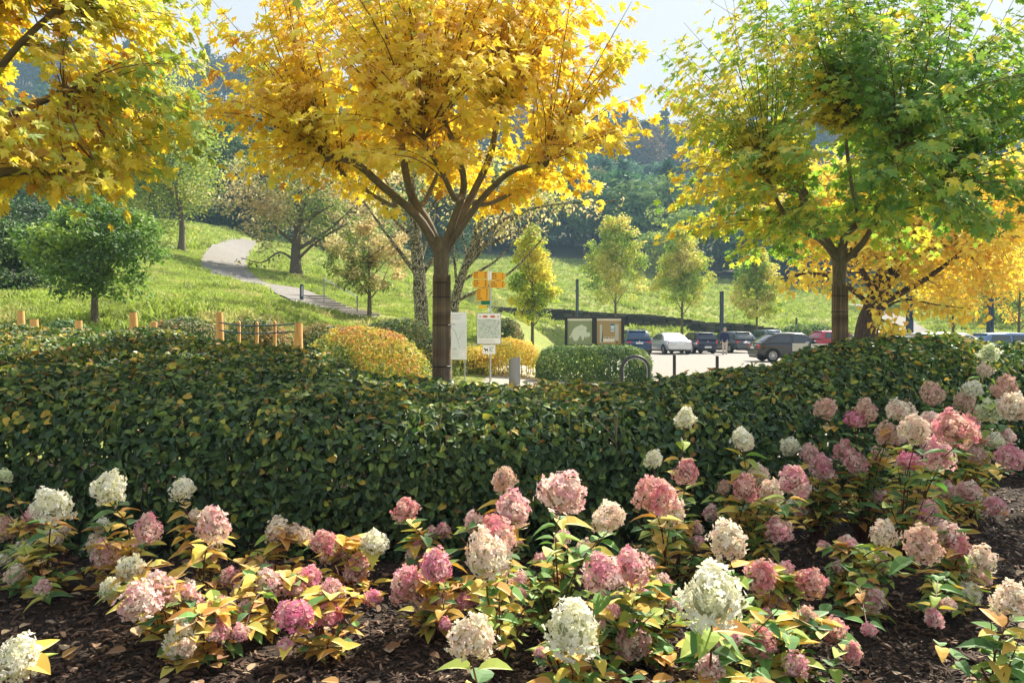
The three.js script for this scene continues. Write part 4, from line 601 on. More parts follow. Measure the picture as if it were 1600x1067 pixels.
// label, autumn share of the leaves, extra leafy shoots, heads as [sheet x, sheet y, size, tint]
const w = 'white', c = 'cream', l = 'lime', b = 'blush', p = 'pink', r = 'rose', m = 'magenta', t = 'tan';
const shrubs = [
  ['hydrangea with one big creamy head in the bottom left corner', 0.5, 3, [[26, 1033, 72, w]]],
  ['hydrangea with tall creamy white head above a tan one at the left edge', 0.6, 4, [[82, 790, 62, w], [52, 811, 38, p], [8, 828, 36, t], [7, 744, 24, l]]],
  ['sprawling hydrangea with paired small white heads at the left edge', 0.5, 6, [[42, 858, 40, w], [64, 868, 34, w], [4, 875, 26, w]]],
  ['tall hydrangea topped by a flat white head over pink ones, left', 0.85, 8, [[170, 764, 56, w], [158, 822, 28, w], [150, 852, 34, c], [162, 865, 44, b], [197, 858, 36, p], [231, 828, 48, p]]],
  ['hydrangea with round white head above three merged blush heads', 0.8, 9, [[205, 889, 48, w], [171, 921, 36, w], [216, 942, 62, b], [250, 920, 56, b], [284, 926, 44, b]]],
  ['slender hydrangea with small white head beside a dusty pink one', 0.9, 5, [[284, 765, 38, w], [333, 821, 56, b]]],
  ['low hydrangea with white ball and two small pink heads near the mulch', 0.7, 6, [[284, 999, 56, w], [335, 949, 34, p], [343, 983, 40, p]]],
  ['hydrangea with two small cream heads side by side against the hedge', 0.9, 5, [[433, 828, 42, c], [466, 835, 32, c], [405, 889, 38, b], [357, 902, 34, p]]],
  ['hydrangea with dusty blush heads and one low cream head', 0.85, 6, [[425, 913, 48, b], [381, 924, 42, c], [460, 920, 36, p], [482, 903, 38, m]]],
  ['hydrangea with rose head left and pure white head right', 0.85, 6, [[507, 847, 44, r], [585, 849, 44, w], [557, 889, 42, p]]],
  ['hydrangea with two large deep pink heads side by side', 0.85, 7, [[460, 963, 60, m], [511, 961, 48, m], [520, 925, 42, p], [581, 935, 30, m]]],
  ['hydrangea with a lone rose head on a long stem against the hedge', 0.6, 4, [[633, 798, 42, r], [673, 836, 26, b], [692, 830, 28, p]]],
  ['low hydrangea crowded with many small magenta heads', 0.85, 8, [[680, 887, 54, m], [636, 906, 52, p], [627, 926, 36, p], [664, 926, 46, b], [682, 939, 30, m], [704, 928, 28, p], [725, 941, 30, m], [750, 930, 30, p]]],
  ['upright hydrangea with pointed tan head above pink ones', 0.5, 6, [[787, 748, 42, t], [802, 799, 60, p], [741, 818, 38, b]]],
  ['hydrangea with cream head pressed below a rose head', 0.6, 6, [[776, 836, 64, r], [763, 869, 76, c]]],
  ['hydrangea with one large pale cream ball hanging over bare mulch', 0.35, 5, [[736, 998, 82, c]]],
  ['tall green-leaved hydrangea with large mushroom-shaped blush head', 0.2, 9, [[876, 771, 82, b], [951, 810, 56, c], [879, 841, 28, b], [848, 874, 30, p], [914, 863, 34, c]]],
  ['hydrangea with big white head low at the centre, yellow leaves', 0.6, 9, [[896, 985, 84, w], [844, 1020, 22, p], [955, 955, 32, p]]],
  ['hydrangea with big dusty rose head behind a cream one, hedge behind', 0.45, 9, [[1021, 718, 28, w], [1025, 773, 66, r], [1048, 800, 50, c], [1073, 740, 42, r], [1071, 654, 36, w]]],
  ['hydrangea with twin pink heads in the centre foreground', 0.4, 9, [[942, 898, 70, p], [988, 887, 62, p], [1012, 886, 32, p]]],
  ['low hydrangea with pale pink cream head among yellow leaves', 0.6, 8, [[988, 1000, 58, b], [998, 964, 30, b], [1021, 957, 36, l], [1052, 948, 30, b]]],
  ['nearest hydrangea with the largest greenish white head', 0.35, 8, [[1112, 937, 116, 'white'], [1109, 1044, 50, b], [1140, 994, 42, p]]],
  ['hydrangea with single cream pink head behind the largest white head', 0.3, 8, [[1138, 845, 60, c]]],
  ['hydrangea with rose and cream heads mixed right of the hedge bend', 0.55, 10, [[1160, 685, 38, w], [1131, 762, 22, t], [1186, 742, 36, c], [1165, 765, 44, r], [1205, 768, 42, c], [1240, 752, 54, p], [1236, 791, 26, w], [1219, 830, 46, p]]],
  ['hydrangea with small white head left of pink ones, mid right', 0.5, 8, [[1234, 698, 32, w], [1267, 710, 34, b], [1284, 729, 38, p], [1319, 705, 36, p], [1337, 722, 38, p]]],
  ['hydrangea with row of tan cream heads against the hedge', 0.45, 9, [[1290, 639, 36, t], [1337, 655, 36, m], [1355, 641, 36, t], [1408, 643, 42, c], [1385, 676, 38, t]]],
  ['hydrangea with broad dusty rose head beside cream, upper right', 0.45, 10, [[1431, 672, 48, c], [1460, 660, 40, b], [1494, 672, 66, r], [1512, 664, 36, r], [1468, 712, 50, p], [1422, 722, 40, m]]],
  ['far hydrangea with tan heads close under the hedge top', 0.35, 7, [[1458, 616, 38, t], [1507, 628, 30, t], [1518, 608, 30, w]]],
  ['tall hydrangea with lime green pointed head at the right edge', 0.2, 9, [[1546, 553, 30, l], [1571, 607, 42, t], [1547, 643, 36, l], [1586, 638, 50, c]]],
  ['hydrangea with small white head between dusty pinks at right edge', 0.6, 8, [[1556, 690, 30, w], [1533, 686, 30, p], [1580, 716, 46, p]]],
  ['yellow-leaved hydrangea with scattered small pink heads, right', 0.8, 12, [[1376, 777, 28, b], [1450, 806, 48, p], [1477, 768, 36, b], [1514, 766, 38, b], [1556, 792, 36, p]]],
  ['hydrangea with two tan cream balls above yellow-green leaves, right', 0.5, 12, [[1381, 836, 48, c], [1442, 852, 62, t], [1324, 849, 28, b], [1288, 854, 20, p], [1362, 937, 42, b], [1378, 876, 30, b], [1311, 887, 26, b]]],
  ['hydrangea with rose head beside cream cone, lower right', 0.35, 9, [[1486, 836, 42, b], [1498, 860, 44, r], [1536, 876, 50, c], [1503, 897, 42, t], [1518, 925, 38, w], [1481, 946, 26, b]]],
  ['hydrangea with single cream head cut by the right edge', 0.2, 5, [[1582, 939, 62, c]]],
  ['hydrangea with cluster of rose heads right of the largest head', 0.5, 8, [[1190, 902, 54, r], [1223, 895, 42, p], [1236, 913, 36, p], [1267, 911, 52, r]]],
  ['low hydrangea with rose balls over dark mulch, lower right', 0.4, 6, [[1186, 1005, 60, r], [1243, 1040, 48, p], [1260, 967, 40, t], [1305, 985, 42, r], [1333, 1022, 34, r]]],
];
const tintWord = { white: 'white', cream: 'cream', lime: 'lime green', blush: 'blush pink', pink: 'pink', rose: 'dusty rose', magenta: 'magenta pink', tan: 'faded tan' };
let leafCount = 0;
shrubs.forEach(([label, autumn, extra, hs], si) => {
  seed(300 + si);
  if (hs.length > 1) { const more = hs[0][0] > 1150 ? 3 : 2, soft = { white: 'cream', cream: 'blush', lime: 'cream', blush: 'pink', pink: 'blush', rose: 'pink', magenta: 'magenta', tan: 'blush' }; hs = [...hs]; for (let k = 0; k < more; k++) { const q = hs[Math.floor(rnd() * Math.min(hs.length, 6))]; hs.push([clamp(q[0] + gauss() * 46, 4, 1594), Math.min(1010, q[1] + rr(6, 55)), rr(20, 32), soft[q[3]]]); } }
  const est = hs.map(([px, py, s]) => clamp(FOCAL * 0.165 / s, (EYE - 1.34) * FOCAL / Math.max(60, py - HORIZON), Math.min(frontLine(px) - 0.35, (EYE - 0.24) * FOCAL / (py - HORIZON))));
  let wsum = 0, Dm = 0; hs.forEach((h, i) => { wsum += h[2]; Dm += est[i] * h[2]; }); Dm /= wsum;
  const P = hs.map(([px, py, s], i) => { const lo = (EYE - 1.34) * FOCAL / Math.max(36, py - HORIZON), hi = Math.min(frontLine(px) - 0.35, (EYE - 0.24) * FOCAL / (py - HORIZON)); const D = clamp(lerp(Dm, est[i], 0.35) + gauss() * 0.06, Math.min(lo, hi), hi); return { q: at(px, py, D), s: s * D / FOCAL, D }; });
  const bx = P.reduce((a, h) => a + h.q.x, 0) / P.length, bz = Math.min(...P.map(h => h.q.z)) * 0.3 + P.reduce((a, h) => a + h.q.z, 0) / P.length * 0.7 - 0.08;
  const g = thing('hydrangea', label, 'shrub', [bx, 0.03, bz], 0, 'hydrangeas in the mulch bed'), O = g.position;
  const stems = [], shoots = [];
  const leaf = (pos, dir, size) => {
    const aut = rnd() < autumn, k = aut ? (rnd() < 0.62 ? 'gold' : 'amber') : rnd() < 0.4 ? 'lime' : 'green', o = mesh('leaf', G.ovate[Math.floor(rnd() * 3)], foliMats[k][Math.floor(rnd() * foliMats[k].length)], g); leafCount++;
    leafMatrix(pos, V(-dir.x * 0.25 + gauss() * 0.3, 1, -dir.z * 0.25 + gauss() * 0.3), V(dir.x, dir.y - 0.05, dir.z), size, rr(0.8, 1.05)).decompose(o.position, o.quaternion, o.scale);
  };
  const dress = (pts, n0, pairs, size) => { let a = rnd() * 6.28; for (let k = 0; k < pairs; k++) { const t = lerp(n0, 0.97, (k + 0.5 * rnd()) / pairs), f = t * (pts.length - 1), i = Math.min(pts.length - 2, Math.floor(f)), q = pts[i].clone().lerp(pts[i + 1], f - i); a += 1.57 + gauss() * 0.3; for (const s of [0, Math.PI]) { if (rnd() < 0.1) continue; const d = V(Math.cos(a + s), rr(-0.25, 0.45), Math.sin(a + s)).normalize(); leaf(q.clone().addScaledVector(d, 0.012), d, size * rr(0.7, 1.15)); } } };
  P.forEach(({ q, s, D }, i) => {
    const e = q.clone().sub(O), foot = V(gauss() * 0.05, 0, gauss() * 0.05), neck = V(e.x, e.y - s * 0.36, e.z), mid = V(lerp(foot.x, e.x, 0.35) + gauss() * 0.05, e.y * rr(0.5, 0.62), lerp(foot.z, e.z, 0.35) + gauss() * 0.05);
    const low = e.y < 0.5, pts = curve([foot, low ? V(e.x * 0.5, Math.max(0.3, e.y * 1.0), e.z * 0.5) : mid, neck], 14); stems.push(tube(pts, taper(0.006, 0.0028, 14), 5, 0, false));
    const hd = mesh('flower_head', heads[hs[i][3]][hs[i][2] > 58 ? [0, 3, 4, 3][Math.floor(rnd() * 4)] : Math.floor(rnd() * 5)], petalM, g); hd.position.set(e.x, e.y, e.z); const sc = s * 0.93; hd.scale.set(sc * rr(0.9, 1.1), sc * rr(0.88, 1.1), sc * rr(0.92, 1.1)); hd.rotation.set(gauss() * 0.4, rnd() * 6.28, gauss() * 0.4);
    hd.userData.label = `${tintWord[hs[i][3]]} flower head`;
    dress(pts, 0.36, 5 + Math.floor(rnd() * 3), clamp(0.62 * s + 0.04, 0.08, 0.125));
  });
  for (let k = 0; k < extra * (hs[0][0] > 850 ? 1.9 : 1.1); k++) { const tgt = P[Math.floor(rnd() * P.length)], e = tgt.q.clone().sub(O), hgt = clamp(e.y * rr(0.45, 0.85), 0.14, 0.9), q = V(e.x * rr(0.3, 1) + gauss() * 0.22, hgt, e.z * rr(0.3, 1) + gauss() * 0.22), pts = curve([V(gauss() * 0.06, 0, gauss() * 0.06), V(q.x * 0.4, hgt * 0.55, q.z * 0.4), q], 10); stems.push(tube(pts, taper(0.005, 0.002, 10), 5, 0, false)); dress(pts, 0.3, 4 + Math.floor(rnd() * 3), rr(0.075, 0.115)); }
  for (let k = 0; k < 4; k++) { const a = rnd() * 6.28; stems.push(tube(curve([V(gauss() * 0.04, 0, gauss() * 0.04), V(Math.cos(a) * 0.07, 0.14, Math.sin(a) * 0.07), V(Math.cos(a) * 0.14, rr(0.2, 0.34), Math.sin(a) * 0.14)], 6), taper(0.010, 0.005, 6), 6, 0.15)); }
  mesh('stems', join(stems), M.stem, g);
});
console.log('hydrangea leaves', leafCount);
{ // fallen leaves
  seed(401); const list = []; for (let i = 0; i < 170; i++) { const D = rr(2.8, 6), x = wx(rr(0, 1600), D); list.push({ p: V(x, 0.085 + rnd() * 0.01, -D), n: V(gauss() * 0.3, 1, gauss() * 0.3), d: rdir().setY(0), s: rr(0.05, 0.1), c: Math.floor(rnd() * 4) }); }
  const pal = [[1, 0.40, 0.22, 0.06], [1, 0.30, 0.17, 0.09], [1, 0.45, 0.33, 0.2], [1, 0.24, 0.12, 0.05]], mats = leafMat({ transmission: 0.2 });
  const o = new THREE.InstancedMesh(G.ovate[0], mats, list.length); o.name = 'fallen_leaves'; o.userData.kind = 'stuff'; tag(o, 'dry fallen leaves scattered on the bark mulch', 'leaves'); list.forEach((q, i) => { o.setMatrixAt(i, leafMatrix(q.p, q.n, q.d, q.s)); const e = pal[q.c]; o.setColorAt(i, tmpC.setRGB(e[1], e[2], e[3])); }); o.castShadow = o.receiveShadow = true; scene.add(o);
}

// ---------------------------------------------------------------- posts and cable fence
{
  const spots = [[32, 484, 13.6, 0.062, 0, 'tall round wooden post nearest the left edge'], [52, 497, 14.4, 0.075, 0, 'short wooden stump beside the leftmost tall post'], [121, 499, 15.2, 0.07, 0, 'lowest wooden stump before the slim green tree'], [207, 486, 13.2, 0.068, 0, 'tall wooden post between the slim green tree and the dark mound'], [239, 501, 12.9, 0.055, 0.05, 'short tilted wooden post right of the slim green tree'], [343, 486, 12.6, 0.058, 0, 'tall wooden post at the left end of the cable fence'], [460, 502, 12.4, 0.07, 0.1, 'leaning wooden post at the right end of the cable fence']];
  for (const [px, py, D, r, tilt, label] of spots) {
    seed(px); const h = wy(py, D), g = thing('wooden_post', label, 'post', [wx(px, D), -0.02, -D], rnd() * 6, 'round wooden posts behind the hedge');
    const pts = []; for (let i = 0; i <= 8; i++) pts.push(V(0.012 * Math.sin(i * 1.3 + px), h * i / 8, 0.01 * Math.cos(i + px)));
    const o = mesh('shaft', tube(pts, [...taper(r * 1.04, r, 7), r * 0.9], 14, 0.05), M.post, g); o.rotation.z = -tilt;
    const cap = mesh('cut_end', new THREE.CircleGeometry(r * 0.93, 16).rotateX(-Math.PI / 2).translate(pts[8].x, h + 0.004, pts[8].z), std(lin(0.66, 0.47, 0.27), { map: rep(woodTex, 2) }), g); cap.rotation.z = -tilt;
  }
  const rail = [[373, 503], [401, 504], [429, 503]];
  rail.forEach(([px, py], i) => { const D = 12.5, h = wy(py, D), g = thing('fence_stake', ['thin wooden stake nearest the tall post of the cable fence', 'middle thin wooden stake of the cable fence', 'thin wooden stake nearest the leaning post of the cable fence'][i], 'stake', [wx(px, D), 0, -D], 0, 'thin stakes of the cable fence'); mesh('shaft', box(0.042, h, 0.042, 0, h / 2, 0, 0.006), M.post, g); mesh('top_bevel', cyl(0.024, 0.008, 0.02, 0, h, 0, 4), M.post, g); });
  [[507, 'upper dark cable strung between the wooden posts'], [519, 'lower dark cable strung between the wooden posts']].forEach(([py, label]) => tag(mesh('fence_cable', tube(curve([at(343, py - 3, 12.5), at(373, py + 1, 12.46), at(401, py + 2, 12.46), at(429, py + 1, 12.46), at(460, py - 1, 12.42)], 24), [0.011], 6), std(lin(0.05, 0.09, 0.13))), label, 'cable', 'cables of the fence'));
}
// ---------------------------------------------------------------- signs
function canvasMat(wd, ht, draw, o = {}) { const cv = document.createElement('canvas'); cv.width = wd; cv.height = ht; const x = cv.getContext('2d'); draw(x, wd, ht); const t = new THREE.CanvasTexture(cv); t.colorSpace = THREE.SRGBColorSpace; return std(0xffffff, { map: t, roughness: 0.55, ...o }); }
const printed = (x, x0, y0, w0, n, step, h, col) => { x.fillStyle = col; for (let i = 0; i < n; i++) { let q = x0; const end = x0 + w0 * rr(0.55, 1); while (q < end) { const s = rr(h * 0.8, h * 3.2); x.fillRect(q, y0 + i * step, Math.min(s, end - q), h); q += s + h * 0.7; } } };   // lettering too small to read
function face(wd, ht, z = 0) { return new THREE.PlaneGeometry(wd, ht).translate(0, 0, z); }
{
  const D = 23, X = wx(766, D), g = thing('trail_signpost', 'grey post carrying yellow hiking arrows, small green and yellow signs and a white number plate', 'signpost', [X, 0, -D]);
  const k = D / FOCAL, Y = py => wy(py, D), x0 = px => wx(px, D) - X;
  mesh('post', cyl(0.032, 0.032, Y(421), 0, 0, 0, 14), M.steel, g);
  const yel = std(lin(0.80, 0.40, 0.015), { roughness: 0.45 });
  const arrow = (pl, pr, pt, pb, dir, z, rows) => {
    const a = x0(pl), b = x0(pr), t = Y(pt), q = Y(pb), m = (t + q) / 2, tip = 0.055, s = new THREE.Shape();
    if (dir < 0) { s.moveTo(b, q); s.lineTo(b, t); s.lineTo(a + tip, t); s.lineTo(a, m); s.lineTo(a + tip, q); } else { s.moveTo(a, q); s.lineTo(a, t); s.lineTo(b - tip, t); s.lineTo(b, m); s.lineTo(b - tip, q); }
    const o = mesh('arrow_sign', new THREE.ExtrudeGeometry(s, { depth: 0.012, bevelEnabled: false }).translate(0, 0, z), yel, g);
    seed(pl + pt); const wd = (b - a) * 0.86, ht = (t - q) * 0.84; const f = mesh('lettering', face(wd, ht, 0).translate((a + b) / 2 + dir * -0.012, m, z + 0.0155), canvasMat(256, 96, (x, W, Hh) => { x.fillStyle = '#eaa70f'; x.fillRect(0, 0, W, Hh); const n = rows, st = Hh / n; printed(x, 8, st * 0.25, W * 0.45, n, st, st * 0.42, '#241a08'); printed(x, W * 0.8, st * 0.25, W * 0.16, n, st, st * 0.42, '#241a08'); }), o);
  };
  arrow(737.5, 763, 424, 436, -1, 0.035, 3); arrow(737.5, 763, 437, 449, -1, 0.035, 3); arrow(767, 791, 426, 438, 1, 0.035, 3); arrow(766, 791, 439, 450, 1, 0.035, 3); arrow(743, 764, 450, 470, -1, 0.035, 5);
  mesh('number_plate', box(6 * k, 13 * k, 0.012, x0(765), Y(431), 0.062, 0.004), canvasMat(32, 64, (x, W, Hh) => { x.fillStyle = '#f4f3ec'; x.fillRect(0, 0, W, Hh); seed(4); printed(x, 8, 8, 16, 5, 11, 4, '#77736a'); }), g);
  mesh('green_sign', box(13 * k, 6 * k, 0.012, x0(758.5), Y(473), 0.05, 0.004), std(lin(0.01, 0.16, 0.07)), g);
  mesh('small_yellow_sign', box(13 * k, 5 * k, 0.012, x0(754), Y(479.5), 0.05, 0.004), std(lin(0.85, 0.52, 0.03)), g);
  mesh('round_plate', new THREE.CylinderGeometry(0.045, 0.045, 0.012, 18).rotateX(Math.PI / 2).translate(x0(764), Y(484.5), 0.045), M.white, g);
  const bw = 38 * k, bh = 49 * k, o = mesh('map_panel', box(bw, bh, 0.03, x0(764), Y(513.5), 0.05, 0.006), M.greyPaint, g);
  mesh('map_print', face(bw * 0.95, bh * 0.96).translate(x0(764), Y(513.5), 0.0685), canvasMat(256, 320, (x, W, Hh) => {
    x.fillStyle = '#f1efe8'; x.fillRect(0, 0, W, Hh); x.fillStyle = '#c9cfc0'; x.fillRect(8, 58, W - 16, 206); seed(6);
    for (let i = 0; i < 260; i++) { x.fillStyle = ['#9fb3a2', '#b9c4b4', '#aebfa6', '#d8dccf', '#8fa59c'][Math.floor(rnd() * 5)]; x.beginPath(); x.ellipse(8 + rnd() * (W - 16), 58 + rnd() * 206, rr(2, 13), rr(1, 6), rnd() * 3, 0, 7); x.fill(); }
    x.strokeStyle = '#6f8494'; for (let i = 0; i < 26; i++) { x.lineWidth = rr(0.6, 1.8); x.beginPath(); let a = rnd() * W, b = 58 + rnd() * 206; x.moveTo(a, b); for (let q = 0; q < 6; q++) { a += gauss() * 24; b += gauss() * 18; x.lineTo(clamp(a, 8, W - 8), clamp(b, 58, 264)); } x.stroke(); }
    x.fillStyle = '#f1efe8'; x.fillRect(0, 0, W, 58); x.fillRect(0, 264, W, 60); x.fillRect(0, 0, 8, Hh); x.fillRect(W - 8, 0, 8, Hh); x.fillStyle = '#c65a33'; for (const [a, b] of [[86, 30], [170, 30]]) { x.beginPath(); x.ellipse(a, 32, b, 12, 0, 0, 7); x.fill(); } x.beginPath(); x.ellipse(30, 32, 11, 7, 0, 0, 7); x.fill(); x.beginPath(); x.ellipse(228, 32, 11, 7, 0, 0, 7); x.fill(); printed(x, 14, 276, 226, 4, 10, 4, '#b7a39f');
  }), o);
  const dw = 20 * k, dh = 14 * k, dog = mesh('dog_sign', box(dw, dh, 0.012, x0(764), Y(546), 0.05, 0.004), M.white, g);
  mesh('dog_print', face(dw * 0.94, dh * 0.92).translate(x0(764), Y(546), 0.0585), canvasMat(192, 136, (x, W, Hh) => {
    x.fillStyle = '#f6f5f0'; x.fillRect(0, 0, W, Hh); x.fillStyle = '#15130f'; x.beginPath(); x.moveTo(14, 46); x.lineTo(22, 38); x.lineTo(34, 56); x.lineTo(70, 60); x.lineTo(84, 50); x.lineTo(80, 66); x.lineTo(82, 104); x.lineTo(74, 104); x.lineTo(70, 84); x.lineTo(48, 82); x.lineTo(46, 104); x.lineTo(38, 104); x.lineTo(34, 80); x.lineTo(26, 62); x.lineTo(12, 60); x.closePath(); x.fill(); seed(9); printed(x, 104, 22, 72, 4, 24, 11, '#2b2823'); x.fillRect(76, 20, 10, 10);
  }), dog);
  // tall white panel to its left
  const D2 = 23.2, X2 = wx(715.5, D2), k2 = D2 / FOCAL, q = thing('hiking_panel', 'tall white map panel half hidden by the reed-wrapped trunk', 'sign', [X2, 0, -D2]);
  mesh('panel', box(27 * k2, 74 * k2, 0.025, 0, wy(525, D2), 0, 0.005), M.white, q);
  mesh('print', face(26 * k2, 72 * k2).translate(0, wy(525, D2), 0.0155), canvasMat(192, 512, (x, W, Hh) => {
    x.fillStyle = '#e9e9ea'; x.fillRect(0, 0, W, Hh); seed(12); printed(x, 12, 20, 150, 4, 15, 5, '#a9a6a6'); x.fillStyle = '#dfe1e2'; x.fillRect(8, 108, W - 16, 300); x.strokeStyle = '#b4b8ba'; for (let i = 0; i < 34; i++) { x.lineWidth = rr(0.6, 1.6); x.beginPath(); let a = rnd() * W, b = 110 + rnd() * 290; x.moveTo(a, b); for (let s = 0; s < 5; s++) { a += gauss() * 22; b += gauss() * 22; x.lineTo(clamp(a, 8, W - 8), clamp(b, 110, 406)); } x.stroke(); }
    x.strokeStyle = '#6d7074'; x.lineWidth = 3; x.beginPath(); x.moveTo(12, 150); x.lineTo(60, 200); x.lineTo(82, 270); x.lineTo(104, 330); x.lineTo(116, 392); x.stroke(); x.beginPath(); x.moveTo(130, 240); x.lineTo(104, 300); x.stroke(); printed(x, 10, 116, 60, 2, 12, 5, '#70757a'); printed(x, 36, 392, 70, 2, 12, 5, '#70757a'); printed(x, 12, 424, 120, 5, 15, 5, '#b0aeae'); x.fillStyle = '#f4f4f2'; x.fillRect(148, 442, 24, 28);
  }), q);
  for (const s of [-1, 1]) mesh('post', cyl(0.02, 0.02, wy(486, D2), s * 10.5 * k2, 0, -0.035, 10), M.steel, q);
}
{ // double notice board
  const D = 28.5, X = wx(929, D), k = D / FOCAL, g = thing('notice_board', 'black double-framed notice board with a pale country map and leaflets', 'notice board', [X, 0, -D], -0.06);
  const Y = py => wy(py, D), H0 = Y(541), H1 = Y(495), hh = H1 - H0, wd = 93 * k;
  mesh('back_panel', box(wd, hh, 0.05, 0, (H0 + H1) / 2, -0.03), M.black, g);
  for (const x of [-wd / 2 + 0.05, 0, wd / 2 - 0.06]) mesh('upright', box(x === 0 ? 0.13 : 0.1, hh + 0.02, 0.1, x, (H0 + H1) / 2, 0.0, 0.008), M.darkMetal, g);
  for (const y of [H1 - 0.03, H0 + 0.03]) mesh('rail', box(wd, 0.06, 0.085, 0, y, 0, 0.008), M.darkMetal, g);
  for (const x of [-wd / 2 + 0.05, wd / 2 - 0.06]) mesh('leg', box(0.1, H0, 0.1, x, H0 / 2, 0, 0.008), M.darkMetal, g);
  const fw = wd / 2 - 0.17, fh = hh - 0.12;
  const land = (x, W, Hh) => { x.fillStyle = '#8e9a70'; x.fillRect(0, 0, W, Hh); x.fillStyle = '#efeedd'; x.fillRect(0, 0, W, 22); x.fillStyle = '#d3dac0'; x.beginPath(); const pts = [[22, 196], [44, 160], [62, 118], [86, 92], [120, 78], [150, 62], [164, 74], [196, 84], [204, 108], [192, 128], [216, 150], [236, 140], [238, 176], [222, 196], [206, 184], [196, 204], [180, 186], [166, 226], [154, 232], [146, 190], [132, 176], [120, 206], [104, 232], [78, 236], [62, 214], [48, 186], [30, 206]]; pts.forEach(([a, b], i) => i ? x.lineTo(a, b) : x.moveTo(a, b)); x.closePath(); x.fill(); x.fillStyle = '#b9c49f'; x.fillRect(126, 100, 40, 5); x.fillRect(118, 114, 52, 4); x.fillRect(36, 178, 20, 8); };
  const cork = (x, W, Hh) => { x.fillStyle = '#a98f60'; x.fillRect(0, 0, W, Hh); x.fillStyle = '#efe6d4'; x.fillRect(0, 0, W, 22); seed(15); for (let i = 0; i < 900; i++) { x.fillStyle = rnd() < 0.5 ? '#9c8355' : '#b59b6c'; x.fillRect(rnd() * W, 22 + rnd() * Hh, 3, 2); } x.fillStyle = '#b9c6c0'; x.fillRect(32, 62, 20, 190); x.fillStyle = '#3a4a4c'; x.beginPath(); x.moveTo(58, 120); x.lineTo(62, 240); x.lineTo(46, 240); x.fill(); x.fillStyle = '#2f7b96'; x.fillRect(140, 54, 40, 80); x.fillStyle = '#e9ecea'; x.fillRect(142, 76, 36, 16); x.fillRect(142, 98, 36, 12); x.fillRect(142, 122, 36, 12); x.fillStyle = '#c7c3ae'; x.fillRect(186, 60, 34, 170); printed(x, 190, 68, 26, 14, 11, 4, '#87a0a4'); x.fillStyle = '#e9dcc4'; x.fillRect(64, 194, 116, 50); printed(x, 68, 198, 108, 1, 10, 9, '#3a3630'); x.fillStyle = '#74602f'; x.beginPath(); x.arc(204, 248, 12, 0, 7); x.fill(); };
  [[-1, land, 'map_sheet'], [1, cork, 'pin_board']].forEach(([s, draw, n]) => { const cx = s * (wd / 4 - (s > 0 ? 0.0 : 0.0)); const o = mesh(n, face(fw, fh).translate(cx, (H0 + H1) / 2, 0.0), canvasMat(256, 272, draw), g); });
}
// white panels on a grey post at the right
{
  const D = 13.5, k = D / FOCAL, X = wx(1262, D), g = thing('low_panel_sign', 'low pale sign of two blank panels on a grey post behind the hedge', 'sign', [X, 0, -D]);
  mesh('panel', box(24 * k, 12 * k, 0.02, -12 * k, wy(542.5, D), 0.03, 0.004), std(lin(0.62, 0.62, 0.60)), g); mesh('panel', box(26 * k, 11 * k, 0.02, 18 * k, wy(543, D), 0.03, 0.004), std(lin(0.66, 0.65, 0.62)), g); mesh('post', box(0.06, wy(535, D), 0.05, 0, wy(535, D) / 2, 0, 0.006), M.greyPaint, g);
}
// ---------------------------------------------------------------- street furniture
{
  const D = 24, g = thing('waste_bin', 'grey cylindrical waste bin with slanted top before the yellow hedge', 'bin', [wx(804, D), 0, -D]), r = 0.175, h = wy(557, D);
  const P = [], n = 32, top = a => h - 0.055 + 0.055 * Math.cos(a - 0.6); for (let i = 0; i < n; i++) { const a = i / n * 6.2832, b = (i + 1) / n * 6.2832, f = (q, y, R = r) => [Math.cos(q) * R, y, Math.sin(q) * R]; P.push(...f(a, 0.04), ...f(b, top(b)), ...f(b, 0.04), ...f(a, 0.04), ...f(a, top(a)), ...f(b, top(b))); P.push(...f(a, top(a)), ...f(a, top(a) - 0.02, r * 0.88), ...f(b, top(b)), ...f(b, top(b)), ...f(a, top(a) - 0.02, r * 0.88), ...f(b, top(b) - 0.02, r * 0.88)); }
  mesh('body', mergeVertices(soup(P)), M.greyPaint, g); g.children[0].geometry = toCreasedNormals(g.children[0].geometry, 0.6);
  mesh('opening', new THREE.CircleGeometry(r * 0.9, 28).rotateX(-Math.PI / 2).translate(0, h - 0.16, 0), M.black, g); mesh('foot', cyl(r * 0.8, r * 0.8, 0.05, 0, 0, 0, 24), M.darkMetal, g);
}
[[1054, 27, 554, 'dark steel bollard right of the bike hoop'], [1121, 27.4, 556, 'dark steel bollard before the person in the car park']].forEach(([px, D, py, label]) => { const g = thing('bollard', label, 'bollard', [wx(px, D), 0, -D], 0, 'steel bollards at the car park edge'), h = wy(py, D); mesh('shaft', cyl(0.055, 0.055, h - 0.01, 0, 0, 0, 20), M.darkMetal, g); mesh('cap', cyl(0.057, 0.048, 0.014, 0, h - 0.008, 0, 20), M.greyPaint, g); });
{
  const D = 22, g = thing('light_bollard', 'dark slotted light bollard left of the reed-wrapped trunk', 'bollard', [wx(622, D), 0, -D]), h = wy(553, D);
  for (const s of [-1, 1]) mesh('leg', box(0.055, h - 0.12, 0.09, s * 0.068, (h - 0.12) / 2, 0, 0.006), M.darkMetal, g); mesh('head', box(0.19, 0.13, 0.12, 0, h - 0.065, 0, 0.01), M.darkMetal, g); mesh('foot_plate', box(0.22, 0.02, 0.14, 0, 0.01, 0), M.darkMetal, g);
}
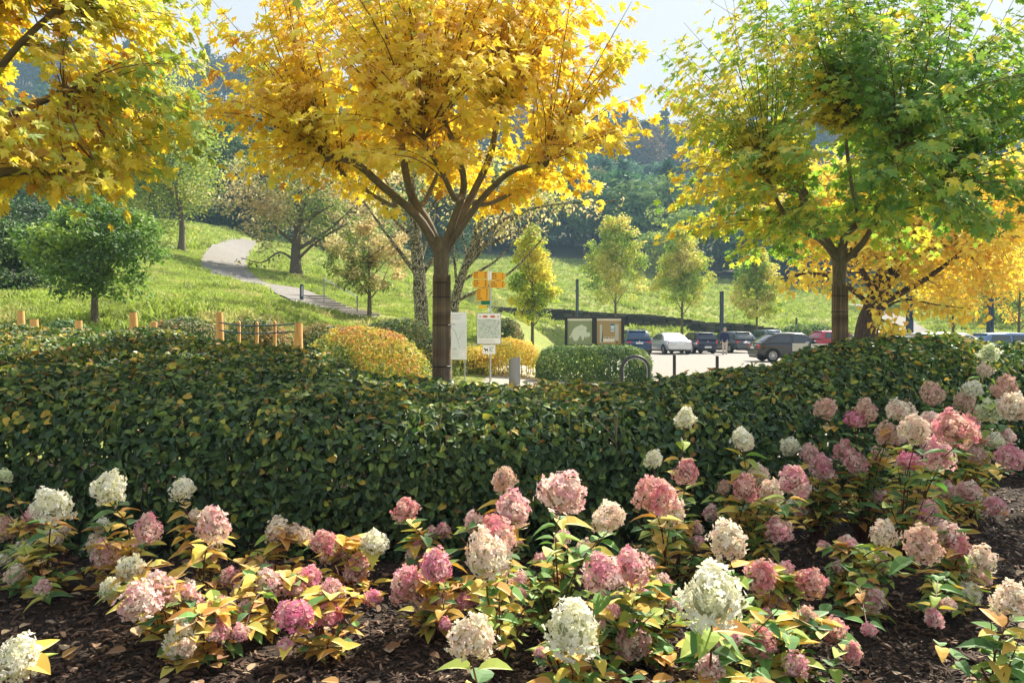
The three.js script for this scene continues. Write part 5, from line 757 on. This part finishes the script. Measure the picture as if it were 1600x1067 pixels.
{
  const D = 24.3, g = thing('bike_hoop', 'dark round bicycle hoop in front of the square hedge', 'bike stand', [wx(993, D), 0, -D]), R = 21 * D / FOCAL, h = wy(557, D) - R;
  const pts = [V(-R * 0.98, 0, 0)]; for (let i = 0; i <= 24; i++) { const a = Math.PI * (1 - i / 24); pts.push(V(Math.cos(a) * R, h + Math.sin(a) * R, 0)); } pts.push(V(R * 0.98, 0, 0));
  mesh('hoop', tube(pts, [0.05], 12), M.darkMetal, g); mesh('inner_rim', tube(pts.map(q => V(q.x * 0.88, q.y > h ? h + (q.y - h) * 0.88 : q.y, 0.02)), [0.012], 8), M.steel, g);
  for (const s of [-1, 1]) mesh('base_plate', cyl(0.1, 0.1, 0.015, s * R * 0.98, 0, 0, 16), M.steel, g);
  const D2 = 27.5, q = thing('gate_post', 'short dark post with side arm at the end of the square hedge', 'post', [wx(1015, D2), 0, -D2]), hh = wy(546, D2); mesh('shaft', box(0.06, hh, 0.06, 0, hh / 2, 0, 0.006), M.darkMetal, q); mesh('arm', box(0.16, 0.04, 0.04, -0.1, hh - 0.03, 0, 0.005), M.darkMetal, q);
}
[[902, 60, 437, 0.2, 'thin lamp post rising behind the double notice board'], [1128, 63, 456, 0.26, 'square blue-grey lamp post behind the dark estate car'], [1422, 45, 408, 0.30, 'tall blue-grey lamp post left of the round yellow tree'], [1548, 48, 438, 0.30, 'tall blue-grey lamp post right of the round yellow tree'], [1245, 70, 497, 0.14, 'short blue-grey marker post above the red car']].forEach(([px, D, py, wd, label]) => {
  const X = wx(px, D), y0 = H(X, D), h = wy(py, D) - y0, g = thing('lamp_post', label, 'lamp post', [X, y0, -D], 0.2, 'blue-grey lamp posts of the car park');
  mesh('base_section', box(wd, h * 0.4, wd, 0, h * 0.2, 0, 0.02), M.blueMetal, g); for (const s of [-1, 1]) mesh('mast_profile', box(wd * 0.36, h * 0.6, wd * 0.9, s * wd * 0.3, h * 0.7, 0, 0.012), M.blueMetal, g); mesh('lamp_panel', box(wd * 0.2, h * 0.5, wd * 0.5, 0, h * 0.7, 0), M.greyPaint, g); mesh('cap', box(wd * 1.02, 0.05, wd * 1.02, 0, h + 0.02, 0, 0.01), M.darkMetal, g);
});
{
  const D = 36.5, X = wx(471, D), y0 = H(X, D), g = thing('path_light', 'black slotted path light at the top of the hill steps', 'bollard', [X, y0, -D]), h = wy(444, D) - y0; mesh('shaft', box(0.15, h, 0.12, 0, h / 2, 0, 0.01), M.blueMetal, g); mesh('lens', box(0.035, h * 0.6, 0.01, 0.035, h * 0.58, 0.063), M.white, g);
  [[506, 36, 434, 'thin steel handrail post at the top of the hill steps'], [558, 33, 462, 'thin steel handrail post at the foot of the hill steps'], [404, 76, 374, 'thin pole beside the upper hill path'], [416, 100, 362, 'thin far pole at the hill crest']].forEach(([px, D, py, label]) => { const X = wx(px, D), y0 = H(X, D), h = Math.max(0.7, wy(py, D) - y0), g = thing('rail_post', label, 'post', [X, y0 - 0.05, -D], 0, 'thin posts along the hill path'); mesh('shaft', cyl(0.032, 0.032, h, 0, 0, 0, 8), M.greyPaint, g); mesh('cap', cyl(0.038, 0.03, 0.03, 0, h, 0, 8), M.greyPaint, g); });
  tag(mesh('handrail', tube(curve([at(506, 436, 36), at(530, 449, 34.5), at(558, 464, 33)], 12), [0.02], 8), M.steel), 'slanting steel handrail beside the hill steps', 'handrail');
  const X3 = wx(801, 34), y3 = H(X3, 34), mk = thing('marker_sign', 'tiny white oval marker sign on the bank by the young yellow tree', 'sign', [X3, y3, -34]); mesh('stake', cyl(0.015, 0.015, 0.9, 0, 0, 0, 8), M.white, mk); mesh('plate', new THREE.CylinderGeometry(0.09, 0.09, 0.015, 20).rotateX(Math.PI / 2).scale(1, 1.5, 1).translate(0, 0.72, 0.02), M.white, mk);
}
console.log('furniture');
// ---------------------------------------------------------------- cars
const glassM = new THREE.MeshPhysicalMaterial({ color: lin(0.03, 0.045, 0.055), roughness: 0.06, metalness: 0, clearcoat: 1, clearcoatRoughness: 0.03, side: THREE.DoubleSide });
const tyreM = std(lin(0.02, 0.02, 0.021), { roughness: 0.9 }), rimM = std(lin(0.55, 0.56, 0.57), { roughness: 0.3, metalness: 0.8 }), redLamp = new THREE.MeshPhysicalMaterial({ color: lin(0.5, 0.02, 0.02), roughness: 0.15, clearcoat: 1 }), clearLamp = new THREE.MeshPhysicalMaterial({ color: lin(0.7, 0.7, 0.72), roughness: 0.1, clearcoat: 1 });
const wheelParts = (() => {
  const tyre = new THREE.LatheGeometry([[0.66, -0.5], [0.9, -0.52], [0.98, -0.4], [1, -0.2], [1, 0.2], [0.98, 0.4], [0.9, 0.52], [0.66, 0.5]].map(([r, y]) => new THREE.Vector2(r, y)), 28);
  const rim = [new THREE.CylinderGeometry(0.64, 0.64, 0.5, 28, 1, true).toNonIndexed(), new THREE.CylinderGeometry(0.14, 0.14, 0.9, 12).toNonIndexed(), new THREE.TorusGeometry(0.62, 0.05, 6, 28).rotateX(Math.PI / 2).translate(0, 0.4, 0).toNonIndexed()]; for (let i = 0; i < 10; i++) rim.push(new THREE.BoxGeometry(0.5, 0.12, 0.1).translate(0.36, 0.38, 0).rotateY(i * 0.6283).toNonIndexed());
  const disc = new THREE.CylinderGeometry(0.62, 0.62, 0.1, 24).translate(0, 0.05, 0); return { tyre, rim: mergeGeometries(rim), disc };
})();
function car(o) {                                            // length along x, front at +x
  const { L, W, Hh, belt } = o, hw = W / 2, g = thing('parked_car', o.label, 'car', [o.x, H(o.x, o.D) + 0.05, -o.D], o.turn, 'cars in the car park');
  const paint = new THREE.MeshPhysicalMaterial({ color: lin(...o.color), roughness: 0.32, metalness: o.metal ?? 0.35, clearcoat: 1, clearcoatRoughness: 0.06, side: THREE.DoubleSide }), x0 = -L / 2, x1 = L / 2, sed = o.sedan;
  const st = [[x0, 0.42, belt - (sed ? 0.18 : 0.3), 0.82], [x0 + 0.05, 0.3, belt - (sed ? 0.08 : 0.16), 0.91], [x0 + 0.2, 0.25, belt - (sed ? 0.02 : 0.03), 0.965], [x0 + 0.55, 0.22, belt, 0.99], [x0 + 1.2, 0.2, belt, 1], [-0.2, 0.19, belt - 0.01, 1], [x1 - 1.45, 0.2, belt - 0.03, 1], [x1 - 1.0, 0.21, belt - 0.09, 0.985], [x1 - 0.5, 0.22, belt - 0.16, 0.95], [x1 - 0.18, 0.26, belt - 0.27, 0.86], [x1 - 0.04, 0.34, belt - 0.38, 0.76], [x1, 0.42, belt - 0.46, 0.7]];
  const ring = ([x, yb, yt, k]) => { const w = hw * k, m = lerp(yb, yt, 0.5); const half = [[0, yb], [0.78 * w, yb], [0.94 * w, yb + 0.08], [w, m - 0.02], [0.985 * w, m + 0.1], [0.965 * w, yt - 0.07], [0.90 * w, yt - 0.012], [0.6 * w, yt + 0.012], [0, yt + 0.022]]; return [...half.map(([z, y]) => V(x, y, z)), ...half.slice(1, -1).reverse().map(([z, y]) => V(x, y, -z))]; };
  const rings = st.map(ring), P = [], n = rings[0].length, tri = (...v) => v.forEach(q => P.push(q.x, q.y, q.z));
  for (let i = 0; i < rings.length - 1; i++) for (let k = 0; k < n; k++) { const a = rings[i][k], b = rings[i][(k + 1) % n], c2 = rings[i + 1][k], d = rings[i + 1][(k + 1) % n]; tri(a, b, c2); tri(b, d, c2); }
  for (const [rg, s] of [[rings[0], 1], [rings[rings.length - 1], -1]]) { const c0 = rg.reduce((q, v) => q.add(v), V(0, 0, 0)).multiplyScalar(1 / n); for (let k = 0; k < n; k++) tri(c0, rg[k], rg[(k + 1) % n]); }
  mesh('body', toCreasedNormals(mergeVertices(soup(P)), 0.75), paint, g);
  // cabin: rear base, rear roof, front roof, front base
  const rb = o.rb ?? x0 + (sed ? 0.75 : 0.1), rt = o.rt ?? rb + (sed ? 0.85 : 0.42), ft = o.ft ?? 0.28, fb = o.fb ?? x1 - 1.18, wb = hw * 0.93, wt = hw * 0.72, top = Hh, q = [];
  const prof = [[rb, belt - 0.02, wb], [lerp(rb, rt, 0.55), lerp(belt, top, 0.6), lerp(wb, wt, 0.6)], [rt - 0.03, top - 0.09, wt * 1.03], [rt + 0.12, top - 0.03, wt], [lerp(rt, ft, 0.55), top, wt], [ft - 0.08, top - 0.03, wt], [ft + 0.1, top - 0.1, wt * 1.03], [lerp(ft, fb, 0.55), lerp(belt, top, 0.48), lerp(wt, wb, 0.55)], [fb, belt - 0.05, wb]];
  const CP = [], ct = (...v) => v.forEach(a => CP.push(a.x, a.y, a.z)); const rowsC = prof.map(([x, y, w]) => { const wl = hw * 0.93, yl = belt - 0.03; return [V(x, yl, wl), V(x, y - 0.03, w), V(x, y, w * 0.92), V(x, y + 0.02, 0), V(x, y, -w * 0.92), V(x, y - 0.03, -w), V(x, yl, -wl)]; });
  for (let i = 0; i < rowsC.length - 1; i++) for (let k = 0; k < 6; k++) { const a = rowsC[i][k], b = rowsC[i][k + 1], c2 = rowsC[i + 1][k], d = rowsC[i + 1][k + 1]; ct(a, b, c2); ct(b, d, c2); }
  mesh('cabin', toCreasedNormals(mergeVertices(soup(CP)), 0.6), paint, g);
  const pane = (name, pts, push, m2 = glassM) => { const c0 = pts.reduce((s, v) => s.add(v), V(0, 0, 0)).multiplyScalar(1 / pts.length), PP = []; const sh = pts.map(v => c0.clone().lerp(v, 0.97).add(push)); for (let k = 0; k < sh.length; k++) PP.push(...c0.clone().add(push).toArray(), ...sh[k].toArray(), ...sh[(k + 1) % sh.length].toArray()); return mesh(name, soup(PP), m2, g); };
  const yB = belt + 0.03, yT = top - 0.13, wAt = y => lerp(hw * 0.93, wt * 1.03, (y - belt) / (top - 0.1 - belt)) + 0.012, xr = y => lerp(rb, rt, (y - belt) / (top - 0.08 - belt)), xf = y => lerp(fb, ft + 0.1, (y - belt) / (top - 0.1 - belt));
  const xB = lerp(rt, ft, 0.55), xC = o.xC ?? rb + (sed ? 0.95 : 0.75);
  for (const s of [-1, 1]) {
    const pt = (x, y) => V(x, y, s * wAt(y)), out = V(0, 0, s * 0.006);
    pane('side_window', [pt(Math.max(xr(yB) + 0.28, xC - 0.35), yB), pt(Math.max(xr(yT) + 0.2, xC - 0.2), yT), pt(xB - 0.04, yT), pt(xB - 0.04, yB)], out); pane('side_window', [pt(xB + 0.04, yB), pt(xB + 0.04, yT), pt(xf(yT) - 0.08, yT), pt(xf(yB) - 0.24, yB)], out);
    const lx = x0 + 0.03, ly = belt - (sed ? 0.2 : 0.2); mesh('taillight', box(0.16, o.lampH ?? 0.17, o.lampW ?? 0.36, 0, 0, 0, 0.04).translate(lx + 0.08, ly, s * (hw * 0.9 - (o.lampW ?? 0.36) / 2)), redLamp, g);
    mesh('headlight', box(0.3, 0.13, 0.34, 0, 0, 0, 0.05).translate(x1 - 0.28, belt - 0.3, s * hw * 0.68), clearLamp, g);
    mesh('mirror', box(0.12, 0.13, 0.2, xf(yB) - 0.2, yB + 0.03, s * (hw * 0.93 + 0.1), 0.04), paint, g);
    mesh('side_skirt', box(L * 0.52, 0.1, 0.05, 0, 0.24, s * hw * 0.95, 0.02), M.black, g);
    for (const ax of [x0 + (o.ro ?? 0.78), x1 - 0.85]) {
      const wh = new THREE.Group(); wh.name = 'wheel'; wh.position.set(ax, o.wr ?? 0.32, s * (hw - 0.1)); wh.rotation.x = s * Math.PI / 2; const R = o.wr ?? 0.32; wh.scale.set(R, 0.22, R); g.add(wh);
      mesh('tyre', wheelParts.tyre, tyreM, wh); mesh('rim', wheelParts.rim, rimM, wh); mesh('brake_disc', wheelParts.disc, M.black, wh);
      mesh('wheel_arch', new THREE.TorusGeometry((o.wr ?? 0.32) * 1.09, 0.035, 6, 20, Math.PI).translate(ax, o.wr ?? 0.32, s * (hw - 0.005)), M.black, g);
    }
  }
  const zz = wAt(yB) - 0.1, zt = wAt(yT) - 0.1, back = V(-0.02, 0.012, 0); pane('rear_window', [V(xr(yB + 0.05), yB + 0.05, zz), V(xr(yT), yT, zt), V(xr(yT), yT, -zt), V(xr(yB + 0.05), yB + 0.05, -zz)], back);
  pane('windscreen', [V(xf(yB) + 0, yB, zz), V(xf(yT), yT, zt), V(xf(yT), yT, -zt), V(xf(yB), yB, -zz)], V(0.03, 0.03, 0));
  mesh('rear_bumper', box(0.14, 0.2, W * 0.84, x0 + 0.05, 0.42, 0, 0.05), o.bumper ? M.black : paint, g); mesh('valance', box(0.2, 0.14, W * 0.8, x0 + 0.14, 0.27, 0, 0.04), M.black, g);
  mesh('licence_plate', box(0.015, 0.11, 0.5, x0 + (o.plateLow ? -0.03 : -0.012), o.plateLow ? 0.45 : belt - 0.24, 0, 0.004), M.white, g);
  mesh('emblem', new THREE.CylinderGeometry(0.045, 0.045, 0.015, 16).rotateZ(Math.PI / 2).translate(x0 - 0.005, belt - 0.12, 0), rimM, g);
  mesh('front_grille', box(0.03, 0.16, W * 0.5, x1 - 0.005, belt - 0.46, 0, 0.01), M.black, g);
  if (o.rails) for (const s of [-1, 1]) mesh('roof_rail', tube(curve([V(rt + 0.1, top - 0.01, s * wt * 0.9), V(rt + 0.3, top + 0.04, s * wt * 0.9), V(ft - 0.2, top + 0.04, s * wt * 0.9), V(ft, top - 0.02, s * wt * 0.9)], 14), [0.017], 6), M.steel, g);
  if (!sed) mesh('roof_spoiler', box(0.2, 0.03, wt * 1.8, rt - 0.02, top - 0.06, 0, 0.012), paint, g);
  return g;
}
const R90 = Math.PI / 2, row1 = 0.16;
const cars = [
  { px: 985, D: 55, turn: R90 + 0.12, L: 4.6, W: 1.86, Hh: 1.62, belt: 1.0, color: [0.012, 0.05, 0.12], rails: 1, label: 'dark blue estate car half behind the double notice board' },
  { px: 1044, D: 55, turn: R90 + 0.16, L: 4.7, W: 1.84, Hh: 1.44, belt: 0.95, sedan: 1, lampW: 0.46, lampH: 0.15, color: [0.62, 0.63, 0.64], metal: 0.5, label: 'silver white saloon car with wide red tail lights' },
  { px: 1089, D: 56, turn: R90 + 0.2, L: 3.6, W: 1.65, Hh: 1.47, belt: 0.96, rt: -1.45, lampW: 0.14, lampH: 0.3, plateLow: 1, color: [0.008, 0.014, 0.04], label: 'small black hatchback between the saloon and the grey estate' },
  { px: 1140, D: 58, turn: R90 + 0.3, L: 4.4, W: 1.82, Hh: 1.52, belt: 0.98, bumper: 0, color: [0.05, 0.065, 0.075], label: 'dark grey estate car behind the standing person' },
  { px: 1192, D: 63, turn: R90 + 0.2, L: 4.3, W: 1.8, Hh: 1.62, belt: 1.02, color: [0.10, 0.16, 0.24], label: 'grey-blue compact car last in the row, partly hidden' },
  { px: 1240, D: 41.5, turn: 0.02, L: 4.3, W: 1.78, Hh: 1.5, belt: 0.96, lampW: 0.3, lampH: 0.24, rb: -2.0, rt: -1.15, wr: 0.33, color: [0.03, 0.031, 0.036], label: 'dark grey hatchback seen from the side, driving across the lot' },
  { px: 1310, D: 58, turn: 0.2, L: 4.2, W: 1.78, Hh: 1.58, belt: 1.02, color: [0.36, 0.02, 0.06], label: 'red compact car left of the thick dark trunk' },
  { px: 1380, D: 56, turn: 0.1, L: 4.3, W: 1.78, Hh: 1.52, belt: 0.98, color: [0.55, 0.6, 0.66], label: 'pale silver car right of the thick dark trunk' },
  { px: 1490, D: 36, turn: 0.05, L: 4.9, W: 1.86, Hh: 1.52, belt: 0.96, color: [0.72, 0.70, 0.66], label: 'white car whose gleaming roof shows above the hedge' },
  { px: 1585, D: 40, turn: 0.05, L: 4.5, W: 1.8, Hh: 1.50, belt: 0.96, color: [0.10, 0.18, 0.34], label: 'blue car above the hedge at the right edge' },
];
cars.forEach(o => { o.x = wx(o.px, o.D); car(o); });
console.log('cars');
// ---------------------------------------------------------------- person
function blend(bones, cell, kk = 0.03) {                    // tapered capsules joined smoothly, meshed by marching cubes
  const lo = V(1e9, 1e9, 1e9), hi = V(-1e9, -1e9, -1e9); for (const [a, ra, b2, rb2] of bones) { for (const [q, rq] of [[a, ra], [b2, rb2]]) { lo.min(V(q[0] - rq, q[1] - rq, q[2] - rq)); hi.max(V(q[0] + rq, q[1] + rq, q[2] + rq)); } }
  const c0 = lo.clone().add(hi).multiplyScalar(0.5), half = Math.max(hi.x - lo.x, hi.y - lo.y, hi.z - lo.z) / 2 + 0.06, res = Math.min(150, Math.ceil(2 * half / cell)), mc = new MarchingCubes(res, M.white, false, false, 200000), f = mc.field; mc.isolation = 0;
  const A = V(0, 0, 0), Bv = V(0, 0, 0), pq = V(0, 0, 0);
  for (let k = 0; k < res; k++) for (let j = 0; j < res; j++) for (let i = 0; i < res; i++) {
    pq.set((i - res / 2) / (res / 2) * half + c0.x, (j - res / 2) / (res / 2) * half + c0.y, (k - res / 2) / (res / 2) * half + c0.z); let s = 0;
    let d = 1e9; for (const [a, ra, b2, rb2] of bones) { A.set(...a); Bv.set(...b2).sub(A); const t2 = clamp(pq.clone().sub(A).dot(Bv) / Math.max(Bv.lengthSq(), 1e-9), 0, 1), e = pq.distanceTo(A.clone().addScaledVector(Bv, t2)) - lerp(ra, rb2, t2); const h2 = clamp(0.5 + 0.5 * (d - e) / kk, 0, 1); d = d > 1e8 ? e : lerp(d, e, h2) - kk * h2 * (1 - h2); }
    f[i + j * res + k * res * res] = -d;
  }
  mc.update(); const n = mc.count, P2 = new Float32Array(n * 3), N2 = new Float32Array(n * 3); for (let i = 0; i < n; i++) for (let q = 0; q < 3; q++) { P2[i * 3 + q] = mc.positionArray[i * 3 + q] * half + c0.getComponent(q); N2[i * 3 + q] = mc.normalArray[i * 3 + q]; }
  const g = new THREE.BufferGeometry(); g.setAttribute('position', new THREE.BufferAttribute(P2, 3)); g.setAttribute('uv', new THREE.BufferAttribute(new Float32Array(n * 2), 2)); g.computeVertexNormals(); const v = mergeVertices(g.deleteAttribute('normal'), 1e-4); v.computeVertexNormals(); return v;
}
{
  const D = 53, X = wx(1133, D), g = thing('person', 'standing person in navy jacket and pale trousers beside the grey estate car', 'person', [X, 0.05, -D], -0.5);
  const skin = std(lin(0.55, 0.33, 0.23), { roughness: 0.6 });
  const hand = s => { const w0 = [s * 0.24, 0.84, 0.14], out = [[[w0[0], 0.86, 0.12], 0.026, [w0[0], 0.79, 0.16], 0.03]]; for (let f = 0; f < 4; f++) out.push([[w0[0] - s * 0.01, 0.785, 0.14 + f * 0.015], 0.009, [w0[0] - s * 0.02, 0.715 + Math.abs(f - 1.3) * 0.008, 0.165 + f * 0.013], 0.008]); out.push([[w0[0] - s * 0.02, 0.81, 0.17], 0.011, [w0[0] - s * 0.03, 0.755, 0.2], 0.009]); return out; };
  mesh('body', blend([[[0, 1.60, 0.03], 0.095, [0, 1.66, 0.02], 0.098], [[0, 1.54, 0.07], 0.06, [0, 1.62, 0.05], 0.085], [[0, 1.585, 0.125], 0.014, [0, 1.61, 0.115], 0.012], [[0.095, 1.6, 0.02], 0.018, [0.095, 1.64, 0.01], 0.02], [[-0.095, 1.6, 0.02], 0.018, [-0.095, 1.64, 0.01], 0.02], [[0, 1.4, -0.01], 0.058, [0, 1.55, 0.02], 0.055], [[-0.16, 1.4, 0], 0.06, [0.16, 1.4, 0], 0.06], [[0, 1.0, 0], 0.12, [0, 1.36, 0], 0.13], [[0.2, 1.38, 0], 0.05, [0.26, 1.1, 0.02], 0.042], [[0.26, 1.1, 0.02], 0.042, [0.24, 0.86, 0.13], 0.03], [[-0.2, 1.38, 0], 0.05, [-0.26, 1.1, 0.02], 0.042], [[-0.26, 1.1, 0.02], 0.042, [-0.24, 0.86, 0.13], 0.03], ...hand(1), ...hand(-1), [[0.09, 0.95, 0], 0.085, [0.1, 0.5, 0.02], 0.055], [[0.1, 0.5, 0.02], 0.055, [0.1, 0.1, 0], 0.038], [[-0.09, 0.95, 0], 0.085, [-0.1, 0.5, 0.02], 0.055], [[-0.1, 0.5, 0.02], 0.055, [-0.1, 0.1, 0], 0.038]], 0.0125, 0.02), skin, g);
  mesh('jacket', blend([[[0, 0.93, 0], 0.165, [0, 1.2, 0], 0.16], [[0, 1.2, 0], 0.16, [0, 1.36, -0.01], 0.155], [[-0.17, 1.39, -0.01], 0.078, [0.17, 1.39, -0.01], 0.078], [[0.21, 1.38, 0], 0.07, [0.275, 1.1, 0.02], 0.06], [[0.275, 1.1, 0.02], 0.06, [0.248, 0.9, 0.11], 0.05], [[-0.21, 1.38, 0], 0.07, [-0.275, 1.1, 0.02], 0.06], [[-0.275, 1.1, 0.02], 0.06, [-0.248, 0.9, 0.11], 0.05], [[0, 1.44, -0.01], 0.075, [0, 1.5, 0.0], 0.07]], 0.0135, 0.035), std(lin(0.014, 0.018, 0.075)), g);
  mesh('trousers', blend([[[-0.06, 0.92, 0], 0.12, [0.06, 0.92, 0], 0.12], [[0.085, 0.88, 0], 0.105, [0.1, 0.5, 0.02], 0.075], [[0.1, 0.5, 0.02], 0.075, [0.1, 0.08, 0], 0.062], [[-0.085, 0.88, 0], 0.105, [-0.1, 0.5, 0.02], 0.075], [[-0.1, 0.5, 0.02], 0.075, [-0.1, 0.08, 0], 0.062]], 0.0135, 0.03), std(lin(0.55, 0.47, 0.41)), g);
  for (const s of [-1, 1]) mesh('shoe', blend([[[s * 0.1, 0.05, -0.04], 0.045, [s * 0.11, 0.04, 0.15], 0.036]], 0.012), std(lin(0.2, 0.16, 0.14)), g);
  mesh('hair', blend([[[0, 1.66, -0.01], 0.108, [0, 1.7, 0.01], 0.1], [[0, 1.58, -0.05], 0.07, [0, 1.66, -0.03], 0.1]], 0.012), std(lin(0.25, 0.2, 0.17)), g);
}
renderer.render(scene, camera);
